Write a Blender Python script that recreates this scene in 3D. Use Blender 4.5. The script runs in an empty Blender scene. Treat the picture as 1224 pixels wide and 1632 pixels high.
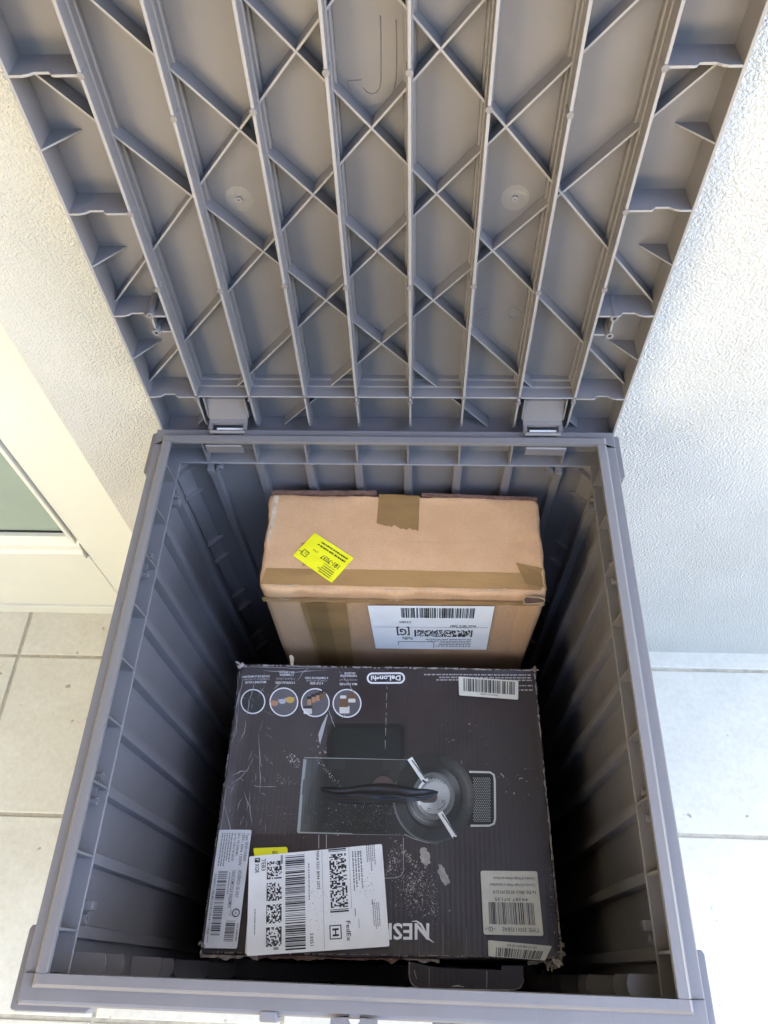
import bpy, bmesh, math, random
from mathutils import Vector, Matrix
R = math.radians
random.seed(7)
scene = bpy.context.scene
col = scene.collection

# ------------------------------------------------------------------ camera
F_PX, PITCH, ROLL, YAW, CAM_H = 1188.0, 1.0120, -0.0599, -0.0849, 1.5
def cam_axes():
    cy, sy = math.cos(YAW), math.sin(YAW)
    fw = Vector((sy*math.cos(PITCH), cy*math.cos(PITCH), -math.sin(PITCH)))
    rt = Vector((cy, -sy, 0)); up = rt.cross(fw)
    c, s = math.cos(ROLL), math.sin(ROLL)
    return c*rt + s*up, -s*rt + c*up, fw
RT, UP, FW = cam_axes()
CAM = Vector((0, 0, CAM_H))
cd = bpy.data.cameras.new('camera'); cam = bpy.data.objects.new('camera', cd); col.objects.link(cam)
cd.sensor_fit = 'HORIZONTAL'; cd.sensor_width = 36.0; cd.lens = 36.0*F_PX/1224.0
cd.clip_start = 0.02; cd.clip_end = 400
cam.matrix_world = Matrix(((RT.x, UP.x, -FW.x, CAM.x), (RT.y, UP.y, -FW.y, CAM.y), (RT.z, UP.z, -FW.z, CAM.z), (0, 0, 0, 1)))
scene.camera = cam
# measuring helpers: where the sight line of a photo pixel meets a real plane
def sight(x, y): return FW + RT*((x-612.0)/F_PX) - UP*((y-816.0)/F_PX)
def at_z(x, y, z): d = sight(x, y); return CAM + d*((z-CAM_H)/d.z)
def at_y(x, y, Y): d = sight(x, y); return CAM + d*(Y/d.y)

# ------------------------------------------------------------------ sky, sun, exposure
SUN_EL, SUN_AZ = R(50), R(128)          # azimuth measured from -y towards +x: the sun stands behind the house, to the right
w = bpy.data.worlds.new('World'); scene.world = w; w.use_nodes = True
nt = w.node_tree; bg = nt.nodes['Background']
sky = nt.nodes.new('ShaderNodeTexSky'); sky.sky_type = 'NISHITA'; sky.sun_disc = False
sky.sun_elevation = SUN_EL; sky.sun_rotation = R(180) - SUN_AZ
sky.air_density = 1.0; sky.dust_density = 0.6; sky.ozone_density = 1.0
nt.links.new(sky.outputs[0], bg.inputs[0]); bg.inputs[1].default_value = 0.15
sd = bpy.data.lights.new('sun', 'SUN'); sun = bpy.data.objects.new('sun', sd); col.objects.link(sun)
sd.energy = 4.0; sd.angle = R(0.5); sd.color = (1.0, 0.965, 0.91)
sdir = Vector((math.sin(SUN_AZ)*math.cos(SUN_EL), -math.cos(SUN_AZ)*math.cos(SUN_EL), math.sin(SUN_EL)))
sun.rotation_euler = sdir.to_track_quat('Z', 'Y').to_euler()
vs = scene.view_settings
vs.view_transform = 'Standard'; vs.look = 'None'; vs.gamma = 1.0; vs.use_curve_mapping = False
vs.exposure = 3.66
vs.use_white_balance = True; vs.white_balance_temperature = 7300; vs.white_balance_tint = 15
scene.cycles.use_denoising = True
scene.cycles.max_bounces = 10; scene.cycles.diffuse_bounces = 6
scene.cycles.transparent_max_bounces = 12

# ------------------------------------------------------------------ materials
MATS = {}
def mat(name, color, rough=0.5, spec=0.5, var=0.0, vscale=8.0, bump=0.0, bscale=200.0, bdist=0.001, bdetail=3.0,
        color2=None, stretch=(1, 1, 1), coords='Object', metal=0.0):
    m = bpy.data.materials.new(name); m.use_nodes = True; MATS[name] = m
    t = m.node_tree; b = t.nodes['Principled BSDF']
    b.inputs['Base Color'].default_value = (*color, 1); b.inputs['Roughness'].default_value = rough
    b.inputs['Specular IOR Level'].default_value = spec; b.inputs['Metallic'].default_value = metal
    tc = t.nodes.new('ShaderNodeTexCoord'); mp = t.nodes.new('ShaderNodeMapping')
    mp.inputs['Scale'].default_value = stretch
    if coords == 'World':
        g = t.nodes.new('ShaderNodeNewGeometry'); t.links.new(g.outputs['Position'], mp.inputs[0])
    else:
        t.links.new(tc.outputs[coords], mp.inputs[0])
    if var or color2:
        n = t.nodes.new('ShaderNodeTexNoise'); n.inputs['Scale'].default_value = vscale; n.inputs['Detail'].default_value = 5
        n.inputs['Roughness'].default_value = 0.62
        t.links.new(mp.outputs[0], n.inputs['Vector'])
        r = t.nodes.new('ShaderNodeValToRGB')
        c2 = color2 or tuple(min(1, c*(1+var)) for c in color); c1 = tuple(c*(1-var) for c in color) if not color2 else color
        r.color_ramp.elements[0].position = 0.33; r.color_ramp.elements[1].position = 0.68
        r.color_ramp.elements[0].color = (*c1, 1); r.color_ramp.elements[1].color = (*c2, 1)
        t.links.new(n.outputs['Fac'], r.inputs[0]); t.links.new(r.outputs[0], b.inputs['Base Color'])
    if bump:
        n = t.nodes.new('ShaderNodeTexNoise'); n.inputs['Scale'].default_value = bscale; n.inputs['Detail'].default_value = bdetail
        t.links.new(mp.outputs[0], n.inputs['Vector'])
        bn = t.nodes.new('ShaderNodeBump'); bn.inputs['Strength'].default_value = bump; bn.inputs['Distance'].default_value = bdist
        t.links.new(n.outputs['Fac'], bn.inputs['Height']); t.links.new(bn.outputs[0], b.inputs['Normal'])
    return m
mat('plastic', (0.168, 0.156, 0.159), 0.34, 0.45, var=0.06, vscale=5, bump=0.10, bscale=900, bdist=0.0006, coords='World')
t = MATS['plastic'].node_tree; b = t.nodes['Principled BSDF']; gg = t.nodes.new('ShaderNodeNewGeometry'); ns = t.nodes.new('ShaderNodeTexNoise'); ns.inputs['Scale'].default_value = 11; ns.inputs['Detail'].default_value = 6; ns.inputs['Roughness'].default_value = .7
t.links.new(gg.outputs['Position'], ns.inputs['Vector']); mr = t.nodes.new('ShaderNodeMapRange'); mr.inputs[1].default_value = .3; mr.inputs[2].default_value = .7; mr.inputs[3].default_value = .30; mr.inputs[4].default_value = .46
t.links.new(ns.outputs['Fac'], mr.inputs[0]); t.links.new(mr.outputs[0], b.inputs['Roughness'])
mat('plastic_rim', (0.175, 0.165, 0.168), 0.38, 0.45, var=0.07, vscale=14, bump=0.25, bscale=420, bdist=0.0006, stretch=(1, .06, 1), coords='World')
mat('plastic_highlight', (0.255, 0.245, 0.25), 0.30, 0.5)  # paler copy of the plastic: edge highlights and glints put into its colour
mat('plastic_gloss', (0.20, 0.19, 0.188), 0.29, 0.6, bump=.5, bscale=160, bdist=.001)
mat('plastic_dark', (0.11, 0.105, 0.10), 0.5, 0.4)
mat('kraft', (0.54, 0.305, 0.155), 0.8, 0.2, color2=(0.61, 0.36, 0.195), vscale=16, bump=0.25, bscale=60, bdist=0.0015, stretch=(1, 1, .35))
t = MATS['kraft'].node_tree; b = t.nodes['Principled BSDF']          # flute lines and fibres on top of the broad unevenness
tc = t.nodes.new('ShaderNodeTexCoord'); wv = t.nodes.new('ShaderNodeTexWave'); wv.bands_direction = 'X'; wv.inputs['Scale'].default_value = 42; wv.inputs['Distortion'].default_value = 2.0; wv.inputs['Detail'].default_value = 2
nf = t.nodes.new('ShaderNodeTexNoise'); nf.inputs['Scale'].default_value = 420; nf.inputs['Detail'].default_value = 4
t.links.new(tc.outputs['Object'], wv.inputs['Vector']); t.links.new(tc.outputs['Object'], nf.inputs['Vector'])
ma = t.nodes.new('ShaderNodeMath'); ma.operation = 'MULTIPLY_ADD'; ma.inputs[1].default_value = .35; t.links.new(wv.outputs['Fac'], ma.inputs[0]); t.links.new(nf.outputs['Fac'], ma.inputs[2])
b2 = t.nodes.new('ShaderNodeBump'); b2.inputs['Strength'].default_value = .22; b2.inputs['Distance'].default_value = .0006
t.links.new(ma.outputs[0], b2.inputs['Height']); t.links.new(b.inputs['Normal'].links[0].from_socket, b2.inputs['Normal']); t.links.new(b2.outputs[0], b.inputs['Normal'])
old = b.inputs['Base Color'].links[0].from_socket
mxk = t.nodes.new('ShaderNodeMixRGB'); mxk.blend_type = 'MULTIPLY'; mxk.inputs['Fac'].default_value = .20
rk = t.nodes.new('ShaderNodeValToRGB'); rk.color_ramp.elements[0].position = .35; rk.color_ramp.elements[0].color = (.6, .55, .5, 1); rk.color_ramp.elements[1].position = .6
t.links.new(nf.outputs['Fac'], rk.inputs[0]); t.links.new(old, mxk.inputs['Color1']); t.links.new(rk.outputs[0], mxk.inputs['Color2']); t.links.new(mxk.outputs[0], b.inputs['Base Color'])
mat('kraft_edge', (0.52, 0.40, 0.28), 0.9, 0.1, var=0.25, vscale=90)
mat('kraft_core', (0.15, 0.085, 0.065), 0.9, 0.1, var=0.3, vscale=120)
mat('board_worn', (0.27, 0.225, 0.19), 0.9, 0.1, var=0.45, vscale=140)
mat('paper_white', (0.90, 0.90, 0.87), 0.55, 0.4, var=0.04, vscale=30)
mat('paper_warm', (0.70, 0.69, 0.60), 0.55, 0.4, var=0.08, vscale=45)
mat('paper_grey', (0.60, 0.61, 0.62), 0.4, 0.5, var=0.06, vscale=40)
mat('paper_yellow', (0.80, 0.74, 0.02), 0.5, 0.4, var=0.03, vscale=30)
mat('ink', (0.018, 0.018, 0.02), 0.5, 0.4)
mat('ink_grey', (0.12, 0.12, 0.12), 0.5, 0.4)
mat('ink_white', (0.80, 0.79, 0.77), 0.55, 0.4)
mat('ink_pale', (0.42, 0.40, 0.40), 0.55, 0.4)
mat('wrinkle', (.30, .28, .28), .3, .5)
mat('scuff', (0.44, 0.40, 0.365), 0.9, 0.1, var=0.2, vscale=150)
mat('door_paint', (0.72, 0.72, 0.655), 0.38, 0.5, var=0.025, vscale=6, bump=0.05, bscale=60, bdist=0.001, coords='World')
mat('grout', (0.46, 0.41, 0.32), 0.95, 0.1, var=0.2, vscale=60, bump=0.5, bscale=500, bdist=0.001, coords='World')
mat('concrete', (0.36, 0.31, 0.23), 0.9, 0.1, var=0.12, vscale=3, coords='World')
mat('bounce_cream', (.82, .71, .46), .85, .2, var=.04, vscale=20)
mat('blocker_green', (.035, .055, .02), .8, .2, var=.5, vscale=30, bump=1, bscale=40, bdist=.03)
mat('soffit', (.16, .12, .085), .7, .3, var=.2, vscale=8)
mat('ceiling_paint', (0.76, 0.75, 0.73), 0.8, 0.2)
mat('rubber_black', (0.02, 0.02, 0.02), 0.6, 0.4)

def tape_mat(name, color, alpha, rough=0.28):
    m = mat(name, color, rough, 0.3, var=0.14, vscale=24, bump=0.8, bscale=38, bdist=0.0022, stretch=(.35, 1.2, 1))
    t = m.node_tree; b = t.nodes['Principled BSDF']; b.inputs['Alpha'].default_value = alpha
    return m
tape_mat('tape_tan', (0.40, 0.225, 0.085), 0.82, 0.38)
tape_mat('tape_dark', (0.31, 0.175, 0.065), 0.78, 0.36)
tape_mat('tape_clear', (0.55, 0.53, 0.52), 0.06, 0.16)

# dark printed board: fluted relief, rubbed patches
m = mat('print_dark', (0.030, 0.022, 0.024), 0.42, 0.5)
t = m.node_tree; b = t.nodes['Principled BSDF']
tc = t.nodes.new('ShaderNodeTexCoord')
n1 = t.nodes.new('ShaderNodeTexNoise'); n1.inputs['Scale'].default_value = 9; n1.inputs['Detail'].default_value = 6
t.links.new(tc.outputs['Object'], n1.inputs['Vector'])
r1 = t.nodes.new('ShaderNodeValToRGB'); r1.color_ramp.elements[0].position = .3; r1.color_ramp.elements[1].position = .75
r1.color_ramp.elements[0].color = (.024, .0155, .0165, 1); r1.color_ramp.elements[1].color = (.041, .0295, .0305, 1)
t.links.new(n1.outputs['Fac'], r1.inputs[0])
n2 = t.nodes.new('ShaderNodeTexNoise'); n2.inputs['Scale'].default_value = 260; n2.inputs['Detail'].default_value = 4
t.links.new(tc.outputs['Object'], n2.inputs['Vector'])
n3 = t.nodes.new('ShaderNodeTexNoise'); n3.inputs['Scale'].default_value = 7; n3.inputs['Detail'].default_value = 3
t.links.new(tc.outputs['Object'], n3.inputs['Vector'])
mul = t.nodes.new('ShaderNodeMath'); mul.operation = 'MULTIPLY'; t.links.new(n2.outputs['Fac'], mul.inputs[0]); t.links.new(n3.outputs['Fac'], mul.inputs[1])
r2 = t.nodes.new('ShaderNodeValToRGB'); r2.color_ramp.elements[0].position = .42; r2.color_ramp.elements[1].position = .47
t.links.new(mul.outputs[0], r2.inputs[0])
mx = t.nodes.new('ShaderNodeMixRGB'); mx.inputs['Color2'].default_value = (.33, .29, .27, 1)
t.links.new(r2.outputs[0], mx.inputs['Fac']); t.links.new(r1.outputs[0], mx.inputs['Color1']); t.links.new(mx.outputs[0], b.inputs['Base Color'])
wv = t.nodes.new('ShaderNodeTexWave'); wv.inputs['Scale'].default_value = 55; wv.inputs['Distortion'].default_value = 1.5; wv.bands_direction = 'X'
t.links.new(tc.outputs['Object'], wv.inputs['Vector'])
n4 = t.nodes.new('ShaderNodeTexNoise'); n4.inputs['Scale'].default_value = 35; t.links.new(tc.outputs['Object'], n4.inputs['Vector'])
ad = t.nodes.new('ShaderNodeMath'); ad.operation = 'MULTIPLY_ADD'; ad.inputs[1].default_value = .12
t.links.new(wv.outputs['Fac'], ad.inputs[0]); t.links.new(n4.outputs['Fac'], ad.inputs[2])
bn = t.nodes.new('ShaderNodeBump'); bn.inputs['Strength'].default_value = .35; bn.inputs['Distance'].default_value = .0014
t.links.new(ad.outputs[0], bn.inputs['Height']); t.links.new(bn.outputs[0], b.inputs['Normal'])

# printed photo tones of the machine
def tone(name, c, rough=.45): mat(name, c, rough, .45, var=.12, vscale=26)
tone('pic_body', (.020, .024, .022)); tone('pic_dark', (.008, .009, .009)); tone('pic_ring', (.013, .015, .014)); tone('pic_edge', (.30, .33, .31))
tone('pic_steel', (.55, .57, .53)); tone('pic_steel_dark', (.13, .14, .13)); tone('pic_lever', (.78, .79, .76)); tone('pic_brown', (.085, .06, .055))
tone('pic_green', (.011, .015, .014)); tone('pic_grey', (.11, .10, .105)); tone('pic_copper', (.50, .24, .12)); tone('pic_silver', (.45, .45, .50)); tone('pic_gold', (.62, .38, .07))
tone('pic_coffee', (.17, .085, .045)); tone('pic_cream', (.66, .62, .54))
mat('tape_black', (.012, .012, .012), .29, .6)

# stucco
m = mat('stucco', (.585, .577, .55), .85, .25)
t = m.node_tree; b = t.nodes['Principled BSDF']
g = t.nodes.new('ShaderNodeNewGeometry')
a1 = t.nodes.new('ShaderNodeTexNoise'); a1.inputs['Scale'].default_value = 310; a1.inputs['Detail'].default_value = 2.5; a1.inputs['Roughness'].default_value = .6; a1.inputs['Distortion'].default_value = .0
a2 = t.nodes.new('ShaderNodeTexNoise'); a2.inputs['Scale'].default_value = 48; a2.inputs['Detail'].default_value = 2
a3 = t.nodes.new('ShaderNodeTexNoise'); a3.inputs['Scale'].default_value = 7; a3.inputs['Detail'].default_value = 3
for a in (a1, a2, a3): t.links.new(g.outputs['Position'], a.inputs['Vector'])
h1 = t.nodes.new('ShaderNodeMath'); h1.operation = 'MULTIPLY_ADD'; h1.inputs[1].default_value = .25
t.links.new(a2.outputs['Fac'], h1.inputs[0]); t.links.new(a1.outputs['Fac'], h1.inputs[2])
rr = t.nodes.new('ShaderNodeMapRange'); rr.inputs[1].default_value = .35; rr.inputs[2].default_value = .65; rr.inputs[3].default_value = .7; rr.inputs[4].default_value = 1.0
t.links.new(a3.outputs['Fac'], rr.inputs[0])
bn = t.nodes.new('ShaderNodeBump'); bn.inputs['Distance'].default_value = .0056
t.links.new(rr.outputs[0], bn.inputs['Strength']); t.links.new(h1.outputs[0], bn.inputs['Height']); t.links.new(bn.outputs[0], b.inputs['Normal'])

# floor tile: mottled cream ceramic
m = mat('tile', (.60, .56, .47), .42, .45)
t = m.node_tree; b = t.nodes['Principled BSDF']
g = t.nodes.new('ShaderNodeNewGeometry'); oi = t.nodes.new('ShaderNodeObjectInfo')
n1 = t.nodes.new('ShaderNodeTexNoise'); n1.inputs['Scale'].default_value = 14; n1.inputs['Detail'].default_value = 8; n1.inputs['Roughness'].default_value = .7
n2 = t.nodes.new('ShaderNodeTexNoise'); n2.inputs['Scale'].default_value = 95; n2.inputs['Detail'].default_value = 4; n2.inputs['Roughness'].default_value = .7
add = t.nodes.new('ShaderNodeVectorMath'); add.operation = 'ADD'
cmb = t.nodes.new('ShaderNodeCombineXYZ'); t.links.new(oi.outputs['Random'], cmb.inputs['Z'])
t.links.new(g.outputs['Position'], add.inputs[0]); t.links.new(cmb.outputs[0], add.inputs[1])
for n in (n1, n2): t.links.new(add.outputs[0], n.inputs['Vector'])
av = t.nodes.new('ShaderNodeMath'); av.operation = 'MULTIPLY_ADD'; av.inputs[1].default_value = .55
t.links.new(n2.outputs['Fac'], av.inputs[0])
hf = t.nodes.new('ShaderNodeMath'); hf.operation = 'MULTIPLY'; hf.inputs[1].default_value = .55; t.links.new(n1.outputs['Fac'], hf.inputs[0]); t.links.new(hf.outputs[0], av.inputs[2])
r = t.nodes.new('ShaderNodeValToRGB'); r.color_ramp.elements[0].position = .40; r.color_ramp.elements[1].position = .70
r.color_ramp.elements[0].color = (.565, .525, .435, 1); r.color_ramp.elements[1].color = (.66, .63, .55, 1)
t.links.new(av.outputs[0], r.inputs[0])
n5 = t.nodes.new('ShaderNodeTexNoise'); n5.inputs['Scale'].default_value = 46; n5.inputs['Detail'].default_value = 2; t.links.new(add.outputs[0], n5.inputs['Vector'])
r5 = t.nodes.new('ShaderNodeValToRGB'); r5.color_ramp.elements[0].position = .22; r5.color_ramp.elements[0].color = (.42, .36, .28, 1); r5.color_ramp.elements[1].position = .29; t.links.new(n5.outputs['Fac'], r5.inputs[0])
m5 = t.nodes.new('ShaderNodeMixRGB'); m5.blend_type = 'MULTIPLY'; m5.inputs['Fac'].default_value = .8; t.links.new(r.outputs[0], m5.inputs['Color1']); t.links.new(r5.outputs[0], m5.inputs['Color2']); t.links.new(m5.outputs[0], b.inputs['Base Color'])
bn = t.nodes.new('ShaderNodeBump'); bn.inputs['Strength'].default_value = .4; bn.inputs['Distance'].default_value = .0012
t.links.new(n2.outputs['Fac'], bn.inputs['Height']); t.links.new(bn.outputs[0], b.inputs['Normal'])

# frosted green door glass
m = mat('glass_green', (.29, .365, .315), .10, .6, var=.05, vscale=4, coords='World')

# ------------------------------------------------------------------ mesh helpers
class MB:
    def __init__(s): s.v = []; s.f = []
    def add(s, vs, fs):
        o = len(s.v); s.v += [tuple(v) for v in vs]; s.f += [tuple(i+o for i in f) for f in fs]; return s
    def box(s, a, b):
        x0, y0, z0 = a; x1, y1, z1 = b
        return s.add([(x0,y0,z0),(x1,y0,z0),(x1,y1,z0),(x0,y1,z0),(x0,y0,z1),(x1,y0,z1),(x1,y1,z1),(x0,y1,z1)],
                     [(0,3,2,1),(4,5,6,7),(0,1,5,4),(1,2,6,5),(2,3,7,6),(3,0,4,7)])
    def loft(s, rings, caps=True, closed=True):
        n = len(rings[0]); vs = [p for r in rings for p in r]; fs = []
        for k in range(len(rings)-1):
            for i in range(n if closed else n-1):
                j = (i+1) % n; fs.append((k*n+i, k*n+j, (k+1)*n+j, (k+1)*n+i))
        if caps and closed: fs += [tuple(range(n))[::-1], tuple((len(rings)-1)*n+i for i in range(n))]
        return s.add(vs, fs)
    def prism(s, poly, vec):
        vec = Vector(vec); return s.loft([[Vector(p) for p in poly], [Vector(p)+vec for p in poly]])
    def tube(s, a, b, r, n=12, r2=None):
        a = Vector(a); b = Vector(b); d = (b-a).normalized(); u = d.orthogonal().normalized(); v = d.cross(u)
        rg = lambda c, q: [c + (u*math.cos(2*math.pi*i/n)+v*math.sin(2*math.pi*i/n))*q for i in range(n)]
        return s.loft([rg(a, r), rg(b, r2 if r2 is not None else r)])
    def ring(s, a, b, r, ri, n=16):
        a = Vector(a); b = Vector(b); d = (b-a).normalized(); u = d.orthogonal().normalized(); v = d.cross(u)
        rg = lambda c, q: [c + (u*math.cos(2*math.pi*i/n)+v*math.sin(2*math.pi*i/n))*q for i in range(n)]
        return s.loft([rg(a, r), rg(b, r), rg(b, ri), rg(b-d*min((b-a).length*.6, .012), ri)], caps=True)
    def poly(s, pts): return s.add(pts, [tuple(range(len(pts)))])
    def build(s, name, material, parent=None, smooth=False, fix=True):
        me = bpy.data.meshes.new(name); me.from_pydata(s.v, [], s.f)
        bm = bmesh.new(); bm.from_mesh(me)
        if fix:
            bmesh.ops.remove_doubles(bm, verts=bm.verts, dist=1e-6)
            bmesh.ops.recalc_face_normals(bm, faces=bm.faces)
        bm.to_mesh(me); bm.free()
        if smooth:
            for p in me.polygons: p.use_smooth = True
        me.materials.append(MATS[material])
        o = bpy.data.objects.new(name, me); col.objects.link(o)
        if parent: o.parent = parent
        return o
def share(o, loc, parent=None):
    c = o.copy(); col.objects.link(c); c.location = loc; c.parent = parent if parent else o.parent; return c
def empty(name, loc, label, cat, group=None):
    o = bpy.data.objects.new(name, None); o.empty_display_size = .05; col.objects.link(o); o.location = loc
    tag(o, label, cat, group); return o
def tag(o, label=None, cat=None, group=None, kind=None):
    if label: o['label'] = label
    if cat: o['category'] = cat
    if group: o['group'] = group
    if kind: o['kind'] = kind
    return o
def bevel(o, w, seg=2, angle=40):
    md = o.modifiers.new('bevel', 'BEVEL'); md.width = w; md.segments = seg; md.limit_method = 'ANGLE'; md.angle_limit = R(angle); return o

CANOPY_X, CANOPY_Y, BLOCKER_H = .28, -.9, 3.1
# ------------------------------------------------------------------ setting: floor, wall, door, porch
WALL_Y, DOOR_Y, WALL_X = 0.597, 0.662, -0.4652
TP, TX0, TY0, GR = 0.3195, -0.8553, 0.5597, 0.0066     # tile pitch, a grout line in x, a grout line in y, half grout
ground = MB().poly([(-60, -60, -.05), (60, -60, -.05), (60, 60, -.05), (-60, 60, -.05)]).build('ground', 'concrete'); tag(ground, kind='structure')
floor = MB().box((-2.2, -1.70, -.045), (3.2, 0.75, -.0035)).build('floor', 'grout'); tag(floor, kind='structure')
def tile_mesh(x0, y0, x1, y1):
    e = .0022
    mb = MB(); a = lambda i, z: [(x0+i, y0+i, z), (x1-i, y0+i, z), (x1-i, y1-i, z), (x0+i, y1-i, z)]
    return mb.loft([a(0, -.006), a(0, -.0022), a(e*.4, -.0006), a(e, 0)])
proto = tile_mesh(-TP/2+GR/2, -TP/2+GR/2, TP/2-GR/2, TP/2-GR/2).build('tile', 'tile', floor)
first = True
for i in range(-4, 12):
    for j in range(0, 7):
        cx = TX0 + (i+.5)*TP; cy = TY0 - (j+.5)*TP
        if cx-TP/2 < -2.2 or cx+TP/2 > 3.2: continue
        o = proto if first else share(proto, (0, 0, 0)); first = False
        o.location = (cx, cy, 0); o.rotation_euler = (random.uniform(-.001, .001), random.uniform(-.001, .001), random.uniform(-.002, .002))
for i in range(-4, 12):       # the cut row against wall and door
    x0 = TX0 + i*TP + GR/2; x1 = x0 + TP - GR
    if x0 < -2.2 or x1 > 3.2: continue
    y1 = DOOR_Y + .03 if x0 < WALL_X-.05 and x0 > -1.7 else WALL_Y + .01
    tile_mesh(x0, TY0+GR/2, x1, y1).build('tile', 'tile', floor)

wall = MB()
wall.box((WALL_X, WALL_Y, -.02), (3.2, WALL_Y+.2, 3.2))
wall.box((-2.2, WALL_Y, -.02), (-1.45, WALL_Y+.2, 3.2))
wall.box((-1.45, WALL_Y, 2.1), (WALL_X, WALL_Y+.2, 3.2))
house_wall = wall.build('house_wall', 'stucco'); bevel(house_wall, .004, 3)
tag(house_wall, 'white textured stucco house wall behind the open storage box', 'wall')

door = empty('house_door', (-.95, DOOR_Y, 0), 'cream painted door with pale green glass pane beside stucco wall', 'door')
def dpart(mb, name, m, bev=0, parent=None):
    o = mb.build(name, m); o.parent = parent or door
    if not parent: o.matrix_parent_inverse = Matrix.Translation((.95, -DOOR_Y, 0))
    if bev: bevel(o, bev)
    return o
gx = -.628; gz0 = .322; gz1 = 1.95
D0 = DOOR_Y
dpart(MB().box((gx+.002, D0, .012), (WALL_X+.03, D0+.045, 2.12)), 'stile', 'door_paint', .002)
dpart(MB().box((-1.45, D0, .012), (-1.285, D0+.045, 2.12)), 'stile', 'door_paint', .002)
dpart(MB().box((-1.285+.0015, D0+.0006, .040), (gx+.0005, D0+.045, .262)), 'bottom_rail', 'door_paint', .0015)
dpart(MB().box((-1.285+.0015, D0+.0006, gz1), (gx+.0005, D0+.045, 2.12)), 'top_rail', 'door_paint', .0015)
pane = dpart(MB().box((-1.285, D0+.022, .262), (gx+.004, D0+.030, gz1)), 'glass_pane', 'glass_green')
# glazing bead: stepped moulding below the pane, thin bead at its side
dpart(MB().prism([(-1.283, D0-.0045, .2645), (-1.283, D0-.0075, .270), (-1.283, D0-.0075, .285), (-1.283, D0-.002, .291), (-1.283, D0-.001, .306), (-1.283, D0+.012, .318), (-1.283, D0+.0215, .3185), (-1.283, D0+.0215, .2645)], (gx+1.283-.001, 0, 0)), 'glazing_bead', 'door_paint')
dpart(MB().box((gx-.0085, D0-.005, .320), (gx-.001, D0+.0215, gz1)), 'glazing_bead', 'door_paint', .0015)
dpart(MB().box((-1.284, D0+.0195, .3187), (gx-.009, D0+.0219, .3225)), 'gasket', 'rubber_black')
dpart(MB().box((-1.45, D0-.0025, .0), (WALL_X+.03, D0+.05, .034)), 'threshold', 'door_paint', .002)
dpart(MB().prism([(-.70, D0-.04, .98), (-.69, D0-.055, .98), (-.69, D0-.055, 1.1), (-.70, D0-.04, 1.1)], (.012, 0, 0)), 'handle', 'pic_steel', .002)

eave = MB().prism([(-2.6, .30, 3.2), (-2.6, .30, 3.34), (-2.6, 3.0, 4.6), (-2.6, 3.0, 3.2)], (9.0, 0, 0)).build('roof_eave', 'ceiling_paint'); tag(eave, 'white roof eave of the house, above the picture', 'roof')
canopy = MB().box((-2.4, CANOPY_Y, 2.45), (CANOPY_X, WALL_Y, 2.6)).build('shade_canopy', 'soffit'); tag(canopy, 'unseen brown canopy overhead, sized and darkened to cut light from above', 'canopy')  # unseen canopy; extent and dark colour set to cut light from above
def blocker_mesh(x0, x1, y0, y1, h, seed):
    from mathutils import noise as nz
    mb = MB(); n = 60; prof = [(y0, 0), (y0, h*.3), (y0, h*.65), (y0+.06, h*.93), (y0+.2, h), (y1-.2, h), (y1-.06, h*.93), (y1, h*.6), (y1, 0)]
    rings = []
    for i in range(n+1):
        x = x0+(x1-x0)*i/n
        rings.append([Vector((x, y, z)) + nz.noise_vector(Vector((x*2.3+seed, y*2.3, z*2.3)))*.12*(1 if z > 0 else 0) for y, z in prof])
    return mb.loft(rings)
light_blocker = blocker_mesh(-5, 6, -4.6, -3.4, BLOCKER_H, 2).build('light_blocker', 'blocker_green', smooth=True); tag(light_blocker, 'added dark green mass behind the viewer, unseen, cutting light from the front', 'light_blocker')  # added unseen mass that blocks low light from the front
side = MB().box((-2.4, -3.6, -.04), (-2.2, .9, 3.2)).build('bounce_wall', 'bounce_cream'); tag(side, 'added cream wall, unseen, bouncing warm light from the left', 'wall')  # added unseen wall, bounces warm sunlight in from the left

# ------------------------------------------------------------------ the storage box
XL, XR, YF, YB, H, ZB = -.2884, .2030, -.0073, .5208, .8154, .7725
XM = (XL+XR)/2
sbox = empty('storage_box', (XM, (YF+YB)/2, 0), 'grey plastic outdoor storage box with its ribbed lid standing open', 'storage box')
INV = Matrix.Translation((-XM, -(YF+YB)/2, 0))
def part(mb, name, m='plastic', parent=None, bev=0, smooth=False, fix=True):
    o = mb.build(name, m, smooth=smooth, fix=fix)
    if parent is None: o.parent = sbox; o.matrix_parent_inverse = INV
    else:
        o.parent = parent
        o.matrix_parent_inverse = INV if parent.parent is sbox and parent.name.split('.')[0] != 'lid' else Matrix()
        if parent.parent is sbox and parent.name.split('.')[0] != 'lid':
            o.matrix_parent_inverse = Matrix()      # parent basis is identity: child keeps box coordinates
    if bev: bevel(o, bev)
    return o
# -- rails: C-section open to the inside
PROF = [(0, H), (.0082, H), (.0098, H-.0012), (.0112, H-.0032), (.0124, H-.0125), (.0240, H-.0160), (.0255, H-.0175), (.0255, H-.0235), (.0242, H-.0250),
        (.0242, ZB-.0026), (0.0004, ZB-.0026), (-.0004, ZB-.0020), (-.0004, ZB-.0007), (0.0003, ZB), (.0214, ZB), (.0214, H-.0065), (.0016, H-.0065), (0, H-.005)]
def rail(name, secs):
    return part(MB().loft([[f(o, z) for o, z in PROF] for f in secs]), name, 'plastic_rim', bev=.0005)
g = .0003
rail_l = rail('side_rail', [lambda o, z: (XL-o, YF+g, z), lambda o, z: (XL-o, YB-g, z)])
rail_r = rail('side_rail', [lambda o, z: (XR+o, YF+g, z), lambda o, z: (XR+o, YB-g, z)])
rail_f = rail('front_rail', [lambda o, z: (XL-o, YF, z), lambda o, z: (XL-o, YF-o*.86, z), lambda o, z: (XR+o, YF-o*.86, z), lambda o, z: (XR+o, YF, z)])
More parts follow.
